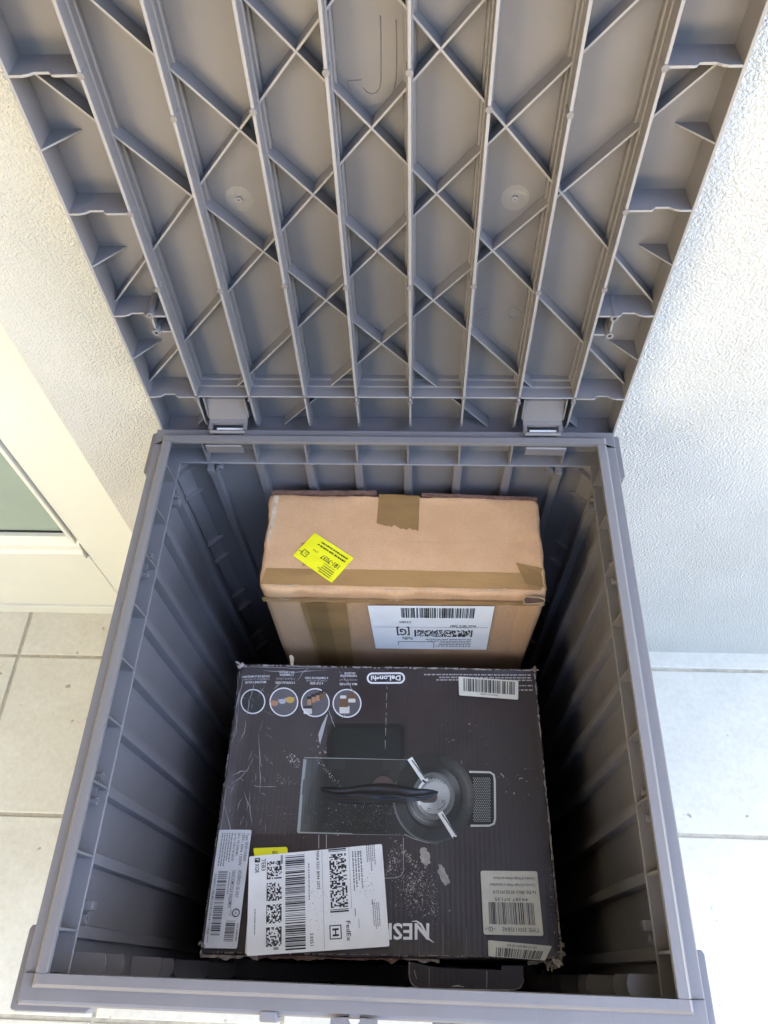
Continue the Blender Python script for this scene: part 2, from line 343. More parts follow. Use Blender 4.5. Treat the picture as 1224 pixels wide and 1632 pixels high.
rail_b = rail('back_rail', [lambda o, z: (XL-o, YB, z), lambda o, z: (XL-o, YB+o, z), lambda o, z: (XR+o, YB+o, z), lambda o, z: (XR+o, YB, z)])
GY = [.0241 + .0586*k for k in range(9)]
GX = [-.2538 + .0604*k for k in range(8)]
T = .0011
def gus(side, c):
    # gusset plate closing the channel: slanted inner edge from the plate to below the rim
    q = [(.0213, ZB+.0002), (.0006, ZB+.0002), (.0006, ZB+.006), (.0018, H-.012), (.0018, H-.0067), (.0213, H-.0067)]
    if side == 'l': return MB().prism([(XL-o, c-T, z) for o, z in q], (0, 2*T, 0))
    if side == 'r': return MB().prism([(XR+o, c-T, z) for o, z in q], (0, 2*T, 0))
    if side == 'b': return MB().prism([(c-T, YB+o, z) for o, z in q], (2*T, 0, 0))
    return MB().prism([(c-T, YF-o*.86, z) for o, z in q], (2*T, 0, 0))
for c in GY: part(gus('l', c), 'gusset', parent=rail_l); part(gus('r', c), 'gusset', parent=rail_r)
for c in GX: part(gus('b', c), 'gusset', parent=rail_b); part(gus('f', c), 'gusset', parent=rail_f)
# small round pins at the foot of each gusset
for c in GY:
    for X, rl, s in ((XL, rail_l, -1), (XR, rail_r, 1)):
        part(MB().tube((X+s*.0022, c, ZB-.0035), (X+s*.0022, c, ZB+.0012), .0024, 10), 'pin', parent=rl)
# -- screw bosses in the channels
def boss(a, b, r, rl): part(MB().ring(a, b, r, r*.45), 'screw_boss', parent=rl, smooth=False)
for c in (GY[6]-.0006, GY[2]-.0006):
    for X, rl, s in ((XL, rail_l, -1), (XR, rail_r, 1)):
        for dy in (-.0125, .0095):
            boss((X+s*.0212, c+dy, ZB+.012), (X+s*.0035, c+dy, ZB+.012), .0036, rl)
        part(MB().box((min(X+s*.0212, X+s*.006), c-.0125, ZB+.0112), (max(X+s*.0212, X+s*.006), c+.0095, ZB+.0128)), 'boss_link', parent=rl)
# -- wall panels with battens
P0, P1, B0 = .0130, .0168, .0025
ZF = .04
pan_l = part(MB().box((XL-P1, YF-.013, .012), (XL-P0, YB+.013, ZB-.0028)), 'wall_panel')
pan_r = part(MB().box((XR+P0, YF-.013, .012), (XR+P1, YB+.013, ZB-.0028)), 'wall_panel')
pan_b = part(MB().box((XL-P0+.0003, YB+P0, .012), (XR+P0-.0003, YB+P1, ZB-.0028)), 'wall_panel')
pan_f = part(MB().box((XL-P0+.0003, YF-P1, .012), (XR+P0-.0003, YF-P0, ZB-.0028)), 'wall_panel')
def batten(side, c, w=.0056):
    q = lambda o, k: (o, c+k)
    prof = [(P0-.0002, -w), (P0-.0008, -w), (B0+.0008, -w*.90), (B0, -w*.80), (B0, w*.80), (B0+.0008, w*.90), (P0-.0008, w), (P0-.0002, w)]
    z0, dz = .045, ZB-.0045-.045
    if side == 'l': return MB().prism([(XL-o, c+k, z0) for o, k in prof], (0, 0, dz))
    if side == 'r': return MB().prism([(XR+o, c+k, z0) for o, k in prof], (0, 0, dz))
    if side == 'b': return MB().prism([(c+k, YB+o, z0) for o, k in prof], (0, 0, dz))
    return MB().prism([(c+k, YF-o, z0) for o, k in prof], (0, 0, dz))
for c in GY: part(batten('l', c), 'batten', parent=pan_l); part(batten('r', c), 'batten', parent=pan_r)
for c in GX: part(batten('b', c), 'batten', parent=pan_b); part(batten('f', c), 'batten', parent=pan_f)
part(MB().box((XL-.0119, YF-.0119, .008), (XR+.0119, YB+.0119, ZF)), 'base_panel')
# -- corner posts with pairs of small shelf brackets
for sx, X in ((1, XL), (-1, XR)):
    for sy, Y in ((1, YF), (-1, YB)):
        post = part(MB().prism([(X-sx*.0118, Y-sy*.0118, .042), (X+sx*.002, Y-sy*.0118, .042), (X-sx*.0118, Y+sy*.002, .042)], (0, 0, ZB-.0075-.042)), 'corner_post')
        for k in range(4):
            for dz in (0, -.050):
                z = .748 - .172*k + dz
                if z < .06: continue
                q = [(-.0116, -.0116), (.016, -.0116), (.0165, -.004), (.0225, .003), (.0228, .010), (.0205, .0170), (-.0116, .0170)] if sy > 0 else [(-.0116, -.0116), (.0090, -.0116), (.0082, -.0090), (-.0085, .0080), (-.0116, .0088)]
                kq = .95 if sy > 0 else 1
                part(MB().prism([(X+sx*(a*kq if a > 0 else a), Y+sy*(bb*kq if bb > 0 else bb), z) for a, bb in q], (0, 0, .0016)), 'bracket', parent=post)
# loose end bosses with clip
for (x, y, dx, dy, pn) in ((XL+.002, GY[8]-.012, 1, 0, pan_l), (XR-.002, GY[8]-.012, -1, 0, pan_r), (GX[0]+.011, YB-.002, 0, -1, pan_b), (GX[7]-.011, YB-.002, 0, -1, pan_b),
                           (XL+.002, GY[0]+.010, 1, 0, pan_l), (XR-.002, GY[0]+.010, -1, 0, pan_r)):
    a = Vector((x-dx*.0139, y-dy*.0139, ZB-.012)); part(MB().ring(a, a+Vector((dx, dy, 0))*.0135, .0045, .0019), 'screw_boss', parent=pn)
    n = Vector((abs(dy), abs(dx), 0))*(.0115 if (x+y) else 0)*(1 if (dx and y > .2) or (dy and x < 0) else -1)
    c = a - n*.9
    part(MB().box((c.x-abs(dx)*.0+min(0, dx*.017)-abs(dy)*.004, c.y+min(0, dy*.017)-abs(dx)*.004, c.z-.006), (c.x+max(0, dx*.017)+abs(dy)*.004, c.y+max(0, dy*.017)+abs(dx)*.004, c.z+.003)), 'clip', parent=pn, bev=.0008)
# -- corner caps outside the flange
for sx, X in ((-1, XL), (1, XR)):
    for sy, Y in ((-1, YF), (1, YB)):
        L1, L2 = .034, .030
        q = [(.0245, -L1), (.0300, -L1), (.0318, -L1+.003), (.0318, .0235), (.0308, .0255), (.0270, .0264), (-L2, .0262 if sy < 0 else .0270), (-L2-.004, .0225 if sy < 0 else .0262), (-L2-.004, .0200), (.0245, .0200)]
        part(MB().prism([(X+sx*a, Y+sy*bb, H-.036) for a, bb in q], (0, 0, .0170)), 'corner_cap', 'plastic_rim', bev=.001)
# -- hasp and buckle at the front
hs = MB()
x0, x1 = at_z(529, 1605, H-.016).x, at_z(603, 1605, H-.016).x
hc = at_z(565, 1620.5, H-.012)
yy0, yy1 = YF-.0206, YF-.0480
n = 20; inner = [(hc.x+.0044*math.cos(2*math.pi*i/n), hc.y-.001+.0046*math.sin(2*math.pi*i/n)) for i in range(n)]
def sqp(a):
    c, s_ = math.cos(a), math.sin(a); kx = ((x1 if c > 0 else x0)-hc.x)/c if abs(c) > 1e-6 else 1e9; ky = ((yy0 if s_ > 0 else yy1)-hc.y+.001)/s_ if abs(s_) > 1e-6 else 1e9
    k = min(kx, ky); return (hc.x+k*c, hc.y-.001+k*s_)
angs = [2*math.pi*i/n for i in range(n)]
outer = [sqp(a) for a in angs]
zt, zb_ = H-.0100, H-.0128
hs.loft([[(a, b_, zt) for a, b_ in inner], [(a, b_, zt) for a, b_ in outer], [(a, b_, zb_) for a, b_ in outer], [(a, b_, zb_) for a, b_ in inner], [(a, b_, zt) for a, b_ in inner]], caps=False)
part(hs, 'hasp', 'plastic_rim')
x0, x1 = at_z(417, 1600, H-.02).x, at_z(446, 1600, H-.02).x
part(MB().prism([(x0, YF-.0185, H-.0125), (x0, YF-.0265, H-.0150), (x0, YF-.0270, H-.05), (x0, YF-.0212, H-.05), (x0, YF-.0212, H-.0260), (x0, YF-.0222, H-.0170)], (x1-x0, 0, 0)), 'latch_plate', 'plastic_rim', bev=.0015)
part(MB().box((at_z(690, 1615, H-.02).x, YF-.0250, H-.05), (XR-.02, YF-.0212, H-.027)), 'latch_guide', 'plastic_rim', bev=.0015)

# ------------------------------------------------------------------ lid (local: x as in the box, y depth from rib tops to panel, z up from hinge line)
LY, LZ, TILT = .552, .857, R(-1.0)
LL, LRt, LB, LT, DP = -.3105, .2305, .7850-LZ, 1.392-LZ, .030
lid = MB()
lid.box((LL, DP, LB), (LRt, DP+.003, LT))
lid = part(lid, 'lid')
lid.matrix_parent_inverse = INV
lid.location = (0, LY, LZ); lid.rotation_euler = (TILT, 0, 0)
def edge_highlight(o, test):
    """paints the bright highlight on the thin outer edge of a rib as paler plastic"""
    o.data.materials.append(MATS['plastic_highlight'])
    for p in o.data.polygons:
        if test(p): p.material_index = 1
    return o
def lp(mb, name, m='plastic', smooth=False):
    o = mb.build(name, m, smooth=smooth); o.parent = lid
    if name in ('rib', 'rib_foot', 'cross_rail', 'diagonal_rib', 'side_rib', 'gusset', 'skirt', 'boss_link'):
        edge_highlight(o, (lambda p: p.normal.y < -.35) if name in ('diagonal_rib', 'gusset') else (lambda p: p.normal.y < -.35 and p.center.y < .006))
    return o
sk = .0028
def skirt(x0, x1, z0, z1):
    return MB().box((x0, 0, z0), (x1, DP-.0002, z1))
bevel(lp(skirt(LL, LL+sk, LB, LT), 'skirt'), .0006)
bevel(lp(skirt(LRt-sk, LRt, LB, LT), 'skirt'), .0006)
bevel(lp(skirt(LL+sk+.0002, LRt-sk-.0002, LB, LB+sk), 'skirt'), .0006)
bevel(lp(skirt(LL+sk+.0002, LRt-sk-.0002, LT-sk, LT), 'skirt'), .0006)
LX = [-.2533, -.1926, -.1294, -.0707, -.0098, .0502, .1119, .1732]
def ribprof(c):
    h = [(.0011, 0.0), (.0014, .0005), (.0016, .0148), (.0026, .0154), (.0029, .0160), (.0032, .0235), (.0046, .0243), (.0050, .0250), (.0053, DP-.0003)]
    return [(c-a, d) for a, d in h] + [(c+a, d) for a, d in h[::-1]]
ZS0, ZS1 = LB+sk+.0002, LT-sk-.0002
for k, c in enumerate(LX):
    zlow = LB+.013
    r_ = MB().loft([[(x, d, .0012) for x, d in ribprof(c)], [(x, d, ZS1) for x, d in ribprof(c)]])
    rib = lp(r_, 'rib')
    # thinner continuation below the cross rail, with a rounded nose
    q = [(DP-.0003, -.0012), (.0006, -.0012), (.0012, LB+.026), (.0045, LB+.0165), (.010, LB+.010), (DP-.0003, LB+.0045)]
    lp(MB().prism([(c-.0011, d, z) for d, z in q], (.0022, 0, 0)), 'rib_foot')
# cross rail at the hinge end, between the outer ribs
for k in range(7):
    a, b_ = LX[k]+.0017, LX[k+1]-.0017
    h = [(.0011, 0.0004), (.0014, .0009), (.0016, .0147), (.0028, .0154), (.0031, .0160), (.0036, .0233), (.0052, .0240), (.0056, .0247), (.0060, DP-.0004)]
    pr = [(-.0, d) for _, d in h[:2]]
    up = [(zz-.0011, d) for zz, d in h] ; dn = [(-.0011, DP-.0004), (-.0011, .0004)]
    lp(MB().prism([(a, d, z+.0002) for z, d in up+dn], (b_-a, 0, 0)), 'cross_rail')
lp(skirt(LX[0]+.002, LX[7]-.002, LT-.06, LT-.0578), 'cross_rail')
# diagonal lattice: four lines each way, lower than the ribs
SL, LXM = .0585/.0533, -.0402
xa, xb = LL+sk+.0002, LRt-sk-.0002
for fam in (-1, 1):
    for c in (.925, 1.042, 1.159, 1.2755):
        pts = []
        for k in range(401):
            x = xa + (xb-xa)*k/400; z = c + fam*SL*(x-LXM)
            if LB+LZ+.004 < z < (1.2088 if c == .925 else LT+LZ-.004): pts.append((x, z))
        (xs, zs), (xe, ze) = pts[0], pts[-1]
        d0 = .0150 + (0.0004 if fam > 0 else 0)
        nx, nz = -(ze-zs), (xe-xs); L = math.hypot(nx, nz); nx, nz = nx/L, nz/L
        tt, tb = .0009, .0014
        ring = lambda x, z: [(x-nx*tt, d0, z-nz*tt-LZ), (x+nx*tt, d0, z+nz*tt-LZ), (x+nx*tb, DP-.0006, z+nz*tb-LZ), (x-nx*tb, DP-.0006, z-nz*tb-LZ)]
        lp(MB().loft([ring(xs, zs), ring(xe, ze)]), 'diagonal_rib')
# side ribs with a notch, gussets between them
SZ = [1.2100, 1.0932, .9765, .8558, 1.327]
for zc in SZ:
    for sgn in (-1, 1):
        a, b_ = (LL+sk, LX[0]-.0016) if sgn < 0 else (LRt-sk, LX[7]+.0016)
        W = b_-a
        pr = [(0, 0.0002), (.17, .0002), (.27, .0018), (.33, .0046), (.56, .0046), (.60, .0012), (.64, .0002), (1, .0002), (1, DP-.0005), (0, DP-.0005)]
        lp(MB().prism([(a+W*u, d, zc-LZ-.0010) for u, d in pr], (0, 0, .0020)), 'side_rib')
for zc in (1.152, 1.037, .916, 1.268):
    for sgn in (-1, 1):
        a = LL+sk if sgn < 0 else LRt-sk
        lp(MB().prism([(a, .0006, zc-LZ-.0008), (a, DP-.0005, zc-LZ-.0008), (a-sgn*.026, DP-.0005, zc-LZ-.0008)], (0, 0, .0016)), 'gusset')
# ejector pins on the rib tops
PINS = [(0, .8526), (1, .8515), (2, .858), (3, .8471), (4, .8476), (5, .857), (6, .8484), (7, .8495), (0, 1.2099), (0, 1.0934), (1, 1.1769), (2, 1.1815), (3, 1.2096), (4, 1.2088), (5, 1.1811), (6, 1.1762), (7, 1.2094), (7, 1.0925)]
for px in ((249, 465, 0), (350, 467, 1), (452.5, 459, 2), (551.5, 462, 3), (653.5, 462, 4), (755.5, 460, 5), (859.5, 469.5, 6), (965.5, 465.5, 7)):
    PINS.append((px[2], at_y(px[0], px[1], LY).z))
for k, z in PINS:
    lp(MB().tube((LX[k], -.0006, z-LZ), (LX[k], .012, z-LZ), .0028, 12), 'ejector_pin')
# screw towers by the third side rib
for sgn in (-1, 1):
    base = LX[0] if sgn < 0 else LX[7]
    p1 = at_y(238.9, 505.4, LY) if sgn < 0 else at_y(980, 509.5, LY)
    p2 = at_y(248.7, 531.8, LY) if sgn < 0 else at_y(972, 537, LY)
    for p in (p1, p2):
        lp(MB().ring((p.x, DP-.001, p.z-LZ), (p.x, -.0008, p.z-LZ), .0040, .0018), 'screw_boss')
    lp(MB().prism([(p1.x-.0009, .0012, p1.z-LZ-.004), (p2.x-.0009, .0012, p2.z-LZ+.004), (p2.x+.0009, .0012, p2.z-LZ+.004), (p1.x+.0009, .0012, p1.z-LZ-.004)], (0, DP-.002, 0)), 'boss_link')
    a = p2.x-sgn*.004; b_ = base+sgn*.0018
    lp(MB().box((min(a, b_), .0012, p2.z-LZ-.0009), (max(a, b_), DP-.0006, p2.z-LZ+.0009)), 'boss_link')
# moulded marks on the panel: big J outline, two date rings, two gate marks
def groove(pts, w=.0006, name='moulded_mark', h=.0005, closed=False):
    mb = MB(); n = len(pts)
    for i in range(n if closed else n-1):
        (xA, zA), (xB, zB) = pts[i], pts[(i+1) % n]
        dx, dz = xB-xA, zB-zA; L = math.hypot(dx, dz) or 1e-9; nx, nz = -dz/L*w/2, dx/L*w/2
        mb.add([(xA-nx, DP, zA-nz), (xA+nx, DP, zA+nz), (xB+nx, DP, zB+nz), (xB-nx, DP, zB-nz), (xA, DP-h, zA), (xB, DP-h, zB)], [(0, 4, 5, 3), (4, 1, 2, 5)])
    return lp(mb, name)
J = [(631, 30), (632, 60), (632, 100), (631, 128), (627, 142), (619, 154), (606, 163), (592, 167), (578, 165), (566, 157), (558, 145), (554.5, 129), (554.8, 127), (576, 126)]
jp = [at_y(x, y, LY+DP+.006) for x, y in J]; groove([(p.x, p.z-LZ) for p in jp], .0010, h=.0006)
J2 = [(579, 138), (584, 145), (592, 148), (600, 146), (605, 139), (607, 126), (607, 60), (606, 24)]
jp = [at_y(x, y, LY+DP+.006) for x, y in J2]; groove([(p.x, p.z-LZ) for p in jp], .0010, h=.0006)
for cx, cy in ((771.5, 497.5), (819, 496.5)):
    p = at_y(cx, cy, LY+DP+.003)
    groove([(p.x+.0062*math.cos(a*math.pi/9), p.z-LZ+.0062*math.sin(a*math.pi/9)) for a in range(18)], .0007, closed=True)
    groove([(p.x-.003, p.z-LZ-.001), (p.x+.0035, p.z-LZ+.001)], .0009)
    for a in range(12):
        c_, s_ = math.cos(a*math.pi/6), math.sin(a*math.pi/6)
        groove([(p.x+.0078*c_, p.z-LZ+.0078*s_), (p.x+.0094*c_, p.z-LZ+.0094*s_)], .0010)
for cx, cy in ((381, 316), (821, 314.5)):
    p = at_y(cx, cy, LY+DP+.004)
    mb = MB(); mb.ring((p.x, DP, p.z-LZ), (p.x, DP-.0020, p.z-LZ), .0027, .0012, 12); lp(mb, 'gate_mark', 'plastic_highlight')  # pale colour stands for the bright glint on the gate
    lp(MB().tube((p.x, DP, p.z-LZ), (p.x, DP-.0002, p.z-LZ), .0125, 24, r2=.006), 'gate_halo', 'plastic_gloss')

# ------------------------------------------------------------------ hinges
for sgn, k0, k1, pw in ((-1, 0, 1, (326, 384)), (1, 7, 6, (839, 903))):
    xa_, xb_ = sorted((LX[k0], LX[k1])); c = (xa_+xb_)/2
    hw = .0222
    hg = part(MB().prism([(c-hw, LY-.008, .8205), (c-hw, LY-.0035, .8215), (c-hw, LY+.006, .846), (c-hw, LY+.0265, .852), (c-hw, LY+.0265, .848), (c-hw, LY+.0085, .843), (c-hw, LY-.0005, .8190), (c-hw, LY-.008, .8165)], (2*hw, 0, 0)), 'hinge')
    part(MB().box((c-hw, LY-.016, .8165), (c-hw+.004, LY-.0082, .8205)), 'knuckle', parent=hg)
    part(MB().box((c+hw-.004, LY-.016, .8165), (c+hw, LY-.0082, .8205)), 'knuckle', parent=hg)
    part(MB().tube((c-hw+.002, LY-.0185, H+.0016), (c+hw-.002, LY-.0185, H+.0016), .0022, 10), 'hinge_pin', parent=hg)
    part(MB().box((c-hw+.008, LY-.0155, H-.0055), (c+hw-.006, LY-.0105, H-.0015)), 'slot', 'paper_white', parent=hg)
    part(MB().box((c-hw+.0045, LY-.0160, H-.0115), (c+hw-.0045, LY-.0088, H-.0056)), 'slot', 'rubber_black', parent=hg)
    for s2 in (-1, 1):
        xx = c+s2*(hw+.0012)
        part(MB().prism([(xx-.0008, LY+.001, .853), (xx-.0008, LY+.027, .850), (xx-.0008, LY+.027, .836), (xx-.0008, LY-.002, .822)], (.0016, 0, 0)), 'cheek', parent=hg)
    a, b_ = at_z(pw[0], 701, H).x, at_z(pw[1], 701, H).x
    part(MB().prism([(a, YB-.0012, H-.0055), (a, YB-.0030, H-.0065), (a, YB-.0010, H-.021), (a, YB+.0006, H-.021)], (b_-a, 0, 0)), 'hinge_flap', 'plastic_rim', parent=hg)

# ------------------------------------------------------------------ parcels: shared helpers
from mathutils import noise
_txt = {}
def text2d(s, bold=0.0):
    k = (s, bold)
    if k in _txt: return _txt[k]
    cu = bpy.data.curves.new('t', 'FONT'); cu.body = s; cu.resolution_u = 2; cu.offset = bold
    o = bpy.data.objects.new('t', cu); col.objects.link(o)
    dg = bpy.context.evaluated_depsgraph_get(); me = o.evaluated_get(dg).to_mesh()
    vs = [(v.co.x, v.co.y) for v in me.vertices]; fs = [tuple(p.vertices) for p in me.polygons]
    o.evaluated_get(dg).to_mesh_clear(); bpy.data.objects.remove(o); bpy.data.curves.remove(cu)
    x0 = min(v[0] for v in vs); x1 = max(v[0] for v in vs); ch = .70
    vs = [((x-x0)/ch, y/ch) for x, y in vs]
    _txt[k] = (vs, fs, (x1-x0)/ch); return _txt[k]

class Frame:
    """a flat field on a surface, addressed by u (reading direction) and v (up), both 0..1"""
    def __init__(s, bl, br, tr, tl, nrm, fn=None):
        s.c = [Vector(p) for p in (bl, br, tr, tl)]; s.n = Vector(nrm); s.fn = fn
        s.w = ((s.c[1]-s.c[0]).length+(s.c[2]-s.c[3]).length)/2; s.h = ((s.c[3]-s.c[0]).length+(s.c[2]-s.c[1]).length)/2
    def P(s, u, v, off=0):
        a, b, c, d = s.c
        p = a*(1-u)*(1-v)+b*u*(1-v)+c*u*v+d*(1-u)*v
        if s.fn: p = s.fn(p)
        return p + s.n*off
    def patch(s, mb, off, nx=10, ny=10, r=0.0, u0=0, v0=0, u1=1, v1=1, thick=.00025):
        """thin sheet with rounded corners, a little thickness"""
        pts = []
        W, Hh = s.w*(u1-u0), s.h*(v1-v0)
        def rr(u, v):          # squash grid corners into rounded ones
            x, y = u*W, v*Hh
            if r:
                cx = min(max(x, r), W-r); cy = min(max(y, r), Hh-r); dx, dy = x-cx, y-cy
                L = math.hypot(dx, dy)
                if L > 1e-9 and dx and dy:
                    k = r/max(abs(dx), abs(dy))*max(abs(dx), abs(dy))/L
                    m_ = max(abs(dx), abs(dy)); k = m_/L
                    x, y = cx+dx*k, cy+dy*k
            return u0+(u1-u0)*x/W, v0+(v1-v0)*y/Hh
        us = sorted(set([i/nx for i in range(nx+1)] + ([t_*r/W for t_ in (.33, .66, 1)] + [1-t_*r/W for t_ in (.33, .66, 1)] if r else [])))
        vv = sorted(set([i/ny for i in range(ny+1)] + ([t_*r/Hh for t_ in (.33, .66, 1)] + [1-t_*r/Hh for t_ in (.33, .66, 1)] if r else [])))
        A = [[s.P(*rr(u, v), off) for u in us] for v in vv]
        n = len(us); vs = [p for row in A for p in row]
        fs = [(j*n+i, j*n+i+1, (j+1)*n+i+1, (j+1)*n+i) for j in range(len(vv)-1) for i in range(n-1)]
        mb.add(vs, fs); return mb
    def rect(s, mb, u0, v0, u1, v1, off, nu=1, nv=1):
        for i in range(nu):
            for j in range(nv):
                a, b = u0+(u1-u0)*i/nu, u0+(u1-u0)*(i+1)/nu; c, d = v0+(v1-v0)*j/nv, v0+(v1-v0)*(j+1)/nv
                mb.poly([s.P(a, c, off), s.P(b, c, off), s.P(b, d, off), s.P(a, d, off)])
        return mb
    def text(s, mb, t_, u, v, h, off, width=None, bold=0.0, center=False):
        vs, fs, w_ = text2d(t_, bold)
        hm = h*s.h; k = hm/s.w if width is None else width/w_
        if center: u = u-w_*k/2
        mb.add([s.P(u+x*k, v+y*h, off) for x, y in vs], fs); return mb
    def bars(s, mb, u0, v0, u1, v1, n, off, rnd):
        ws = [rnd.choice((1, 1, 1, 2, 2, 3, 4)) for _ in range(2*n)]; tot = sum(ws); x = 0
        for i, q in enumerate(ws):
            if i % 2 == 0: s.rect(mb, u0+(u1-u0)*x/tot, v0, u0+(u1-u0)*(x+q)/tot, v1, off)
            x += q
    def dots(s, mb, u0, v0, u1, v1, nu, nv, off, rnd, p=.5, row=1):
        for i in range(nu):
            for j in range(nv):
                if rnd.random() < p:
                    s.rect(mb, u0+(u1-u0)*i/nu, v0+(v1-v0)*j/nv, u0+(u1-u0)*(i+.98)/nu, v0+(v1-v0)*(j+.98)/nv, off)
    def micro(s, mb, u0, v0, u1, v1, rows, off, rnd, fill=.55):
        """rows of print too small to read: short word-length dashes"""
        for k in range(rows):
            a = v1-(v1-v0)*(k+.2)/rows; b = a-(v1-v0)/rows*.45; u = u0; end = u0+(u1-u0)*rnd.uniform(.6, 1)
            while u < end:
                L = (u1-u0)*rnd.uniform(.012, .05); s.rect(mb, u, b, min(u+L, end), a, off); u += L*(1+rnd.uniform(.25, .7))
def strip(mb, P, pts, wds, off):
    """tapered stroke along points of a surface function P(x, y, off) in photo pixels"""
    n = len(pts); L = []; Rr = []
    for i in range(n):
        a = pts[max(0, i-1)]; b = pts[min(n-1, i+1)]; dx, dy = b[0]-a[0], b[1]-a[1]; l = math.hypot(dx, dy) or 1
        nx, ny = -dy/l*wds[i]/2, dx/l*wds[i]/2
        L.append(P(pts[i][0]+nx, pts[i][1]+ny, off)); Rr.append(P(pts[i][0]-nx, pts[i][1]-ny, off))
    mb.add(L+Rr, [(i, i+1, n+i+1, n+i) for i in range(n-1)])
def soft_box(corners, z0, z1, rc, rt, amp, seed, fn=None, nper=26, dent=None):
    """carton with rounded, slightly crushed edges; corners: four (x, y) counter-clockwise from front-left"""
    cen = Vector((sum(c[0] for c in corners)/4, sum(c[1] for c in corners)/4))
    base = []
    for k in range(4):
        a = Vector(corners[k]); b = Vector(corners[(k+1) % 4]); p = Vector(corners[k-1])
        d1 = (b-a).normalized(); d0 = (a-p).normalized()
        base += [a-d0*rc, a+(d1-d0)*rc*.29, a+d1*rc]
        base += [a+d1*rc+(b-a-d1*rc*2)*(i/nper) for i in range(1, nper)]
    ctr = lambda ins: [q + (cen-q)*0 for q in base]
    def inset(q, d):
        w_ = Vector((max(c[0] for c in corners)-cen.x, max(c[1] for c in corners)-cen.y))
        v = q-cen; return cen+Vector((v.x*(1-d/w_.x), v.y*(1-d/w_.y)))
    prof = [(0, z0), (0, z0+(z1-z0)*.4), (0, z0+(z1-z0)*.75), (0, z1-.05), (0, z1-.03), (0, z1-.018), (0, z1-rt*1.5), (0, z1-rt), (rt*.13, z1-rt*.5), (rt*.5, z1-rt*.13), (rt, z1)]
    hw = min(max(c[0] for c in corners)-cen.x, max(c[1] for c in corners)-cen.y)
    for k in range(1, 8): prof.append((rt+(hw*.985-rt)*k/7, z1))
    rings = []
    for d, z in prof:
        rg = []
        for q in base:
            e = inset(q, d); p = Vector((e.x, e.y, z))
            nz = noise.noise_vector(Vector((p.x*28+seed, p.y*28, p.z*28)))*amp
            if z < z1-1e-6:
                p += nz
                if z > z1-.03: p += noise.noise_vector(Vector((p.x*95+seed, p.y*95, p.z*60)))*amp*.55
                if dent: p = dent(p)
            elif fn: p = fn(p)
            rg.append(p)
        rings.append(rg)
    return MB().loft(rings)

# ------------------------------------------------------------------ tall brown carton at the back
CZ = .725
cq = [at_z(412, 938, CZ), at_z(873, 948, CZ), at_z(858, 795, CZ), at_z(430, 784, CZ)]
cc = [(p.x, p.y) for p in cq]
carton = empty('cardboard_box', ((cc[0][0]+cc[1][0])/2, (cc[0][1]+cc[2][1])/2, ZF), 'tall brown cardboard box with yellow sticker against the back wall of the storage box', 'box')
CINV = Matrix.Translation(-carton.location)
def cpart(mb, name, m, parent=None, smooth=False, label=None, kind=None):
    o = mb.build(name, m, smooth=smooth); o.parent = parent or carton
    if not parent: o.matrix_parent_inverse = CINV
    tag(o, label, kind=kind); return o
def cfn(p):
    q = Vector((p.x, p.y, CZ)); q.z += noise.noise(Vector((p.x*14+3, p.y*14, 0)))*.0014 + noise.noise(Vector((p.x*55, p.y*80, 9)))*.0007 - .0008 - .0035*max(0, (p.x-.10)/.06)**2*max(0, min(1, (.42-p.y)/.05))
    return q
def cdent(p):
    if p.y < cc[0][1]+.012:
        k = math.exp(-((p.z-(CZ-.014))/.016)**2); p = p+Vector((0, -.0022*k*(.4+abs(noise.noise(Vector((p.x*22, 1, 3)))*2)), .0016*k*noise.noise(Vector((p.x*60, 4, p.z*40)))))
    return p
body = cpart(soft_box(cc, ZF, CZ, .0065, .0055, .0022, 11, cfn, nper=60, dent=cdent), 'body', 'kraft', smooth=True)
body.location = (0, 0, 0)
CYF = (cc[0][1]+cc[1][1])/2
def ctop(x, y, off=0): p = at_z(x, y, CZ); return cfn(p)+Vector((0, 0, off))
cslope = (cc[1][1]-cc[0][1])/(cc[1][0]-cc[0][0])
def cfront(x, y, off=0):
    p = at_y(x, y, CYF); p = at_y(x, y, cc[0][1]+cslope*(p.x-cc[0][0]))
    return Vector((p.x, p.y-.0024-off, p.z)) if p.z > CZ-.035 else Vector((p.x, p.y-.0012-off, p.z))
def frame_px(P, q, nrm, fn=None): return Frame(*[P(*c) for c in q], nrm, fn)
def sheet(P, q, off, nx=10, ny=6, jag=0, seed=0):
    """sheet over a quad of photo points (edge order), torn edge when jag"""
    rnd = random.Random(seed); mb = MB(); a, b, c, d = q; jj = [rnd.uniform(-jag, jag) for _ in range(nx+1)]
    rows = []
    for j in range(ny+1):
        v = j/ny
        rows.append([P(a[0]*(1-i/nx)*(1-v)+b[0]*i/nx*(1-v)+c[0]*i/nx*v+d[0]*(1-i/nx)*v,
                       a[1]*(1-i/nx)*(1-v)+b[1]*i/nx*(1-v)+c[1]*i/nx*v+d[1]*(1-i/nx)*v+(jj[i] if j == ny else 0), off) for i in range(nx+1)])
    n = nx+1; mb.add([p for r_ in rows for p in r_], [(j*n+i, j*n+i+1, (j+1)*n+i+1, (j+1)*n+i) for j in range(ny) for i in range(nx)])
    return mb
cpart(sheet(ctop, [(424, 905), (868, 913), (872, 940), (415, 931)], .0005, 24, 3), 'tape', 'tape_tan')
cpart(sheet(cfront, [(418, 948), (866, 956), (864, 962), (420, 955)], .0008, 24, 2, 1.2, 3), 'tape', 'tape_tan')
cpart(sheet(ctop, [(604, 787), (669, 790), (667, 846), (600, 833)], .0005, 14, 4, 2.5, 5), 'tape', 'tape_dark')
cpart(sheet(ctop, [(822, 896), (866, 906), (868, 936), (838, 930)], .0010, 8, 4, 1.5, 9), 'tape', 'tape_dark')
